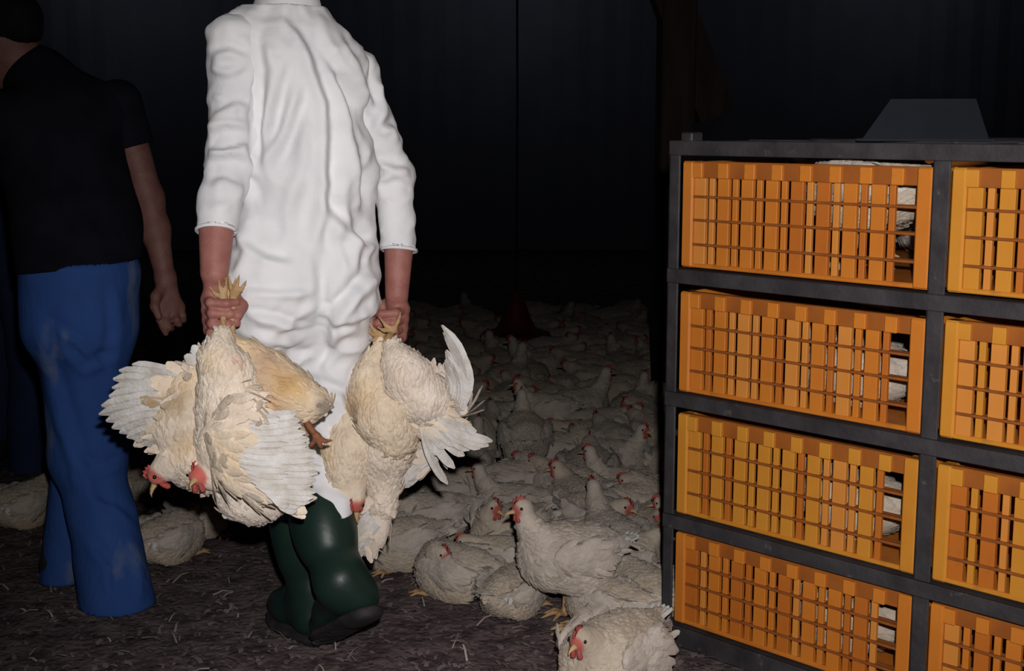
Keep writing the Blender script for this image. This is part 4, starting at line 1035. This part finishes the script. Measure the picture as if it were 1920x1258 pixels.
# ---------- chickens hanging from the hands (built at their own places in space)
def held_leg(t, o, pts, toe_dirs, m, rad=.0068, tl=.034):
    pts = [np.asarray(p, float) for p in pts]
    P = [('c', pts[i], pts[i+1], rad*(1.25 if i == 0 else 1.0), rad, .004) for i in range(len(pts)-1)]
    P.append(('e', pts[-1], (rad*1.35,)*3, .004))
    for d in toe_dirs:
        d = np.asarray(d, float); d /= np.linalg.norm(d); k1 = pts[-1] + d*tl*.6; k2 = pts[-1] + d*tl + np.array([0, .004, .008])
        P += [('c', pts[-1], k1, rad*.85, rad*.7, .003), ('c', k1, k2, rad*.7, rad*.42, .002), ('c', k2, k2 + (k2-k1)*.4, rad*.35, rad*.12, .001)]
    V, Q = sdf_mesh(P, .0034, 1)
    put('leg', mkmesh('leg', V - o, Q), m, t)
def hanging(label, chain, seed, d0, neck=None, head=None, wings=(), legs=(), warm=.15, soil=.3, dirt=(), extra=(), tails=(), bright=1.50, nf=1500, flow=(0, 0, 1.), cmb=.62, pale=.45):
    A = lambda q: at(q[0], q[1], d0 + q[2])
    o = A(chain[0])
    t = thing('held_chicken', label, 'chicken', o, 0.0, 'chickens carried by their legs')
    P = []
    for ch in (chain,) + tuple(extra):
        for a, b in zip(ch[:-1], ch[1:]): P.append(('c', A(a), A(b), a[3], b[3], .022))
    faces = []; hmask = None
    if head is not None:
        hc = A(head[0]); tip = A(head[1]); fw = tip - hc; fw /= np.linalg.norm(fw); up = np.asarray(head[2], float); up -= fw*(up@fw); up /= np.linalg.norm(up)
        R3 = np.array([fw, np.cross(fw, up), up]); nk = [A(q) for q in neck] + [hc]; nr = [q[3] for q in neck] + [.018]
        for i in range(len(nk)-1): P.append(('c', nk[i], nk[i+1], nr[i], nr[i+1], .016))
        P.append(('e', hc, (.028, .021, .022), .010, R3)); faces = [(hc + fw*.012, .0235)]
    V, Q = sdf_mesh(P, .0058, 1)
    V = V + vnorm(V, Q)*(.0035*waves(V, 55, seed+3) + .002*waves(V, 120, seed+4))[:, None]
    T = plumage_tint(V, seed, soil, [(A(q), rd, c, w) for q, rd, c, w in dirt], faces, warm)*1.0
    T = np.clip(T*bright, 0, .8)
    if head is not None:
        k = np.clip((1.15 - np.linalg.norm(V - faces[0][0], axis=1)/faces[0][1])*4, 0, 1)[:, None]; T = T*(1-k*(1-pale)) + FACE*1.25*k*(1-pale)
    put('body', mkmesh('body', V - o, Q, tint=T), M_FEATHER, t)
    mask = None if head is None else np.linalg.norm(V - hc, axis=1) > .05
    FV, FQ, FT = contour_feathers(V, Q, T, nf, np.asarray(flow, float), seed+9, L=.022, W=.0095, lift=.05, mask=mask)
    put('plumage', mkmesh('plumage', FV - o, FQ, tint=FT), M_FEATHER, t, kind='stuff')
    if head is not None: head_parts(t, hc, fw, up, 1.05, o, comb=cmb)
    for wg in wings:
        bones = wg['bones']; W = [('c', A(a), A(b), a[3], b[3], .012, np.array([0, 1., 0]), .62) for a, b in zip(bones[:-1], bones[1:])]
        WV, WQ = sdf_mesh(W, .0055, 1); WV = WV + vnorm(WV, WQ)*(.002*waves(WV, 70, seed+5))[:, None]
        WT = np.clip(plumage_tint(WV, seed+17, wg.get('soil', .15), [(A(q), rd, c, w) for q, rd, c, w in dirt], warm=wg.get('warm', .1))*bright, 0, .8)
        tb = np.array([A(q) for q in wg['bases']]); tt = np.array([A(q) for q in wg['tips']]); fl = tt.mean(0) - tb.mean(0); fl /= np.linalg.norm(fl)
        CV, CQ, CT = contour_feathers(WV, WQ, WT, wg.get('nc', 220), fl, seed+21, L=wg.get('cl', .055), W=.019, lift=.05)
        wo = put('wing', mkmesh('wing', np.concatenate([WV, CV]) - o, np.concatenate([WQ, CQ + len(WV)]), tint=np.concatenate([WT, CT])), M_FEATHER, t)
        n = wg['n']; g = random.Random(seed)
        ip = lambda arr, f: np.array([np.interp(f*(len(arr)-1), range(len(arr)), arr[:, k]) for k in range(3)])
        for row, (ln, wd, dz) in enumerate(((1.0, 1.0, 0.0), (.62, .95, -.007))):
            for j in range(n):
                f = (j + .5*row*.9)/(n-1) if n > 1 else 0
                if f > 1: continue
                b = ip(tb, f); e = ip(tt, f); e = b + (e-b)*ln*(1 + g.uniform(-.13, .07)); off = np.array([0, dz - .0016*j, 0]) + wg.get('lay', np.zeros(3))*j
                nb = wg.get('nrm', np.array([0, -1., .15])); dd = (e-b)/np.linalg.norm(e-b); sv = np.cross(nb, dd); nb = nb + sv*wg.get('tw', .62)*g.uniform(.7, 1.3)
                fv, fq = flight_feather(b + off, e + off + np.array([0, g.uniform(-.004, .004), 0]), wg['w']*wd*g.uniform(.85, 1.05), nb, wg.get('bend', 0)+g.uniform(-.03, .03))
                put('flight_feather', mkmesh('flight_feather', fv - o, fq, smooth=False), wg.get('m', M_FLIGHT), wo)
    for b, e, w, bd in tails:
        fv, fq = flight_feather(A(b), A(e), w, np.array([0, -1., .2]), bd); put('tail_feather', mkmesh('tail_feather', fv - o, fq, smooth=False), M_FLIGHT, t)
    for pts, toes, m in legs: held_leg(t, o, [A(q) for q in pts], toes, m)
    return t
UPZ = np.array([0, 0, 1.])
DL, DR = 2.66, 2.93
# left hand
hanging('held white chicken with wing fanned out over the blue trousers and red head low', [(408, 655, .02, .020), (385, 690, .03, .036), (352, 745, .01, .052), (345, 800, 0, .060), (372, 862, .0, .058), (398, 890, .0, .040)], 201, DL,
        neck=[(345, 862, -.02, .040), (318, 872, -.03, .030)], head=((298, 884, -.035), (284, 914, -.045), (-1, -.3, .4)),
        wings=[dict(bones=[(352, 700, .0, .020), (325, 745, -.01, .028), (318, 800, -.005, .030), (345, 840, .0, .018)], bases=[(345, 705, -.012), (322, 745, -.02), (312, 795, -.02), (330, 832, -.015)],
                    tips=[(236, 680, .0), (202, 722, -.01), (187, 770, -.01), (212, 806, -.005), (262, 826, 0), (308, 838, 0)], n=15, w=.027, bend=-.14)],
        legs=[([(404, 668, .02), (420, 625, .05), (428, 560, .065)], [(-.55, 0, 1), (-.1, -.2, 1), (.5, .1, 1)], M_LEG)], soil=.25,
        dirt=[((332, 770, -.035), .036, SOIL*.62, .9), ((350, 845, -.05), .04, SOIL*.9, .6), ((345, 720, -.04), .03, SOIL*1.5, .3)])
hanging('held white chicken with soiled cream rump pointing right over the white trousers', [(432, 640, .02, .018), (468, 668, .02, .030), (505, 700, .01, .042), (545, 738, .0, .046), (575, 755, -.005, .036), (606, 756, -.01, .020)], 202, DL,
        extra=(((530, 740, .02, .05), (520, 800, .05, .060), (505, 870, .08, .055)), ((520, 765, 0, .030), (512, 800, -.02, .022))), warm=.75, soil=.55,
        dirt=[((500, 690, -.03), .05, (.34, .22, .15), .7), ((545, 720, -.05), .045, (.36, .21, .07), .75), ((610, 762, -.03), .022, (.16, .13, .11), .9), ((515, 760, -.04), .03, (.36, .20, .10), .6)],
        legs=[([(440, 650, .02), (434, 610, .04), (438, 556, .055)], [(.35, 0, 1), (-.2, -.3, 1), (.9, 0, .8)], M_LEG), ([(568, 780, -.02), (580, 800, -.03), (594, 818, -.04)], [(.9, 0, -.55), (.35, -.2, -.9), (-.5, -.1, -.8)], M_LEGD)],
        tails=[((600, 750, -.01), (622, 745, -.012), .014, .1), ((602, 758, -.012), (622, 764, -.014), .014, -.1), ((600, 764, -.01), (612, 780, -.012), .012, -.1)], nf=700, flow=(-1, 0, .4))
hanging('held white chicken, lowest of the left bunch, pale breast under the splayed wing', [(426, 648, .05, .020), (455, 730, .08, .050), (462, 820, .07, .068), (462, 890, .04, .066), (470, 935, .02, .056)], 203, DL,
        extra=(((440, 930, .01, .040), (500, 940, .0, .040)),), soil=.12, warm=.0, dirt=[((470, 925, -.05), .03, SOIL*1.4, .3)],
        tails=[((430, 950, .0), (420, 972, .0), .02, .1)], nf=800)
hanging('held white chicken in front of the left bunch with long wing splayed to the right', [(415, 640, -.01, .022), (408, 672, -.02, .036), (425, 705, -.03, .052), (432, 760, -.035, .062), (425, 830, -.035, .060), (412, 880, -.03, .046)], 204, DL,
        neck=[(412, 880, -.03, .036), (392, 890, -.045, .027)], head=((374, 888, -.055), (362, 900, -.085), (-.3, -.5, 1)), soil=.22, warm=.25,
        wings=[dict(bones=[(440, 755, -.075, .032), (420, 812, -.085, .038), (432, 872, -.085, .036), (478, 908, -.08, .030), (528, 934, -.07, .016)], bases=[(478, 780, -.085), (452, 820, -.10), (450, 862, -.105), (480, 900, -.10), (520, 930, -.085)],
                    tips=[(560, 775, -.06), (588, 812, -.06), (598, 850, -.06), (602, 893, -.065), (592, 925, -.065), (560, 952, -.06)], n=17, w=.024, bend=-.10, warm=.25, nc=420)],
        legs=[([(412, 652, -.02), (418, 615, .02), (420, 560, .055)], [(-.9, 0, .5), (-.3, -.2, 1), (.2, 0, 1)], M_LEG)],
        dirt=[((425, 850, -.11), .05, (.55, .42, .24), .5), ((400, 690, -.06), .03, SOIL*1.4, .35), ((445, 690, -.06), .02, (.35, .12, .08), .5)], tails=[((385, 672, -.02), (345, 668, -.02), .022, .2), ((388, 668, -.02), (360, 648, -.02), .020, .2), ((398, 660, -.02), (384, 636, -.015), .018, .1)])
# right hand
hanging('held white chicken with wing tip curling up at far right of the right bunch', [(736, 655, -.02, .020), (750, 684, -.03, .036), (768, 716, -.045, .052), (792, 752, -.04, .052), (816, 785, -.02, .038)], 211, DR, soil=.12, warm=.05,
        wings=[dict(bones=[(815, 735, .02, .026), (842, 752, .01, .028), (866, 768, .0, .018)], bases=[(838, 742, -.01), (854, 755, -.012), (868, 768, -.012)],
                    tips=[(836, 672, -.0), (836, 640, -.004), (830, 616, -.006), (834, 612, -.006)], n=8, w=.026, bend=-.42, nc=150)],
        legs=[([(742, 668, .02), (732, 640, .03), (716, 628, .00)], [(-1, -.1, .1), (-.7, -.3, .5), (-.6, -.2, -.4)], M_LEG)])
hanging('held cream chicken, middle of the right bunch, wing stretched right to pointed tips', [(714, 655, .0, .018), (704, 690, .0, .030), (704, 735, -.02, .046), (722, 785, -.045, .058), (738, 822, -.04, .050)], 212, DR, soil=.35, warm=.55,
        extra=(((700, 720, -.02, .045), (672, 765, -.01, .030)),),
        wings=[dict(bones=[(750, 745, -.05, .034), (795, 772, -.05, .036), (836, 795, -.045, .022)], bases=[(800, 765, -.065), (828, 785, -.065), (838, 800, -.06), (812, 802, -.06), (790, 800, -.06)],
                    tips=[(880, 800, -.04), (924, 826, -.035), (905, 842, -.035), (868, 850, -.03), (838, 900, -.02)], n=9, w=.024, bend=-.16, warm=.35, nc=220)],
        dirt=[((690, 760, -.06), .04, SOIL*1.2, .5), ((664, 775, -.04), .03, (.30, .17, .08), .7), ((665, 828, -.05), .02, (.40, .16, .10), .6), ((820, 835, -.05), .04, SOIL, .5), ((840, 880, -.03), .02, (.08, .06, .05), .8)],
        legs=[([(716, 668, .0), (724, 640, -.01), (738, 618, -.045)], [(.5, -.2, .9), (-.8, -.2, .5), (-1, -.1, -.1)], M_LEG)])
hanging('held chicken lowest left of the right bunch with bright red face pointing down', [(706, 680, .03, .024), (684, 740, .03, .048), (664, 800, .01, .054), (652, 852, -.02, .056), (648, 888, -.03, .046)], 213, DR,
        neck=[(652, 895, -.035, .040), (660, 920, -.045, .028)], head=((666, 938, -.05), (668, 970, -.062), (-.2, -1, .2)), cmb=.8, pale=0., soil=.2, warm=.45, dirt=[((620, 860, -.05), .03, SOIL*1.5, .4)])
hanging('held chicken hanging lowest in the right bunch, folded wing tip trailing down left', [(745, 700, .06, .035), (752, 780, .04, .058), (722, 848, -.02, .054), (720, 905, -.01, .036), (716, 950, -.01, .028), (712, 978, -.01, .020)], 214, DR, soil=.25, warm=.2,
        wings=[dict(bones=[(716, 930, -.02, .026), (708, 975, -.02, .022), (694, 1005, -.02, .012)], bases=[(696, 955, -.03), (704, 975, -.03), (712, 985, -.03)], tips=[(652, 1020, -.01), (656, 1058, -.01), (690, 1040, -.005), (712, 1020, 0)], n=7, w=.030, bend=.05, nc=120),
               dict(bones=[(770, 840, .02, .024), (796, 852, .01, .020), (815, 862, .0, .010)], bases=[(815, 856, -.005), (808, 862, -.005), (796, 862, -.005)], tips=[(752, 912, 0), (742, 922, 0), (744, 900, 0)], n=4, w=.03, bend=-.05, nc=80)])
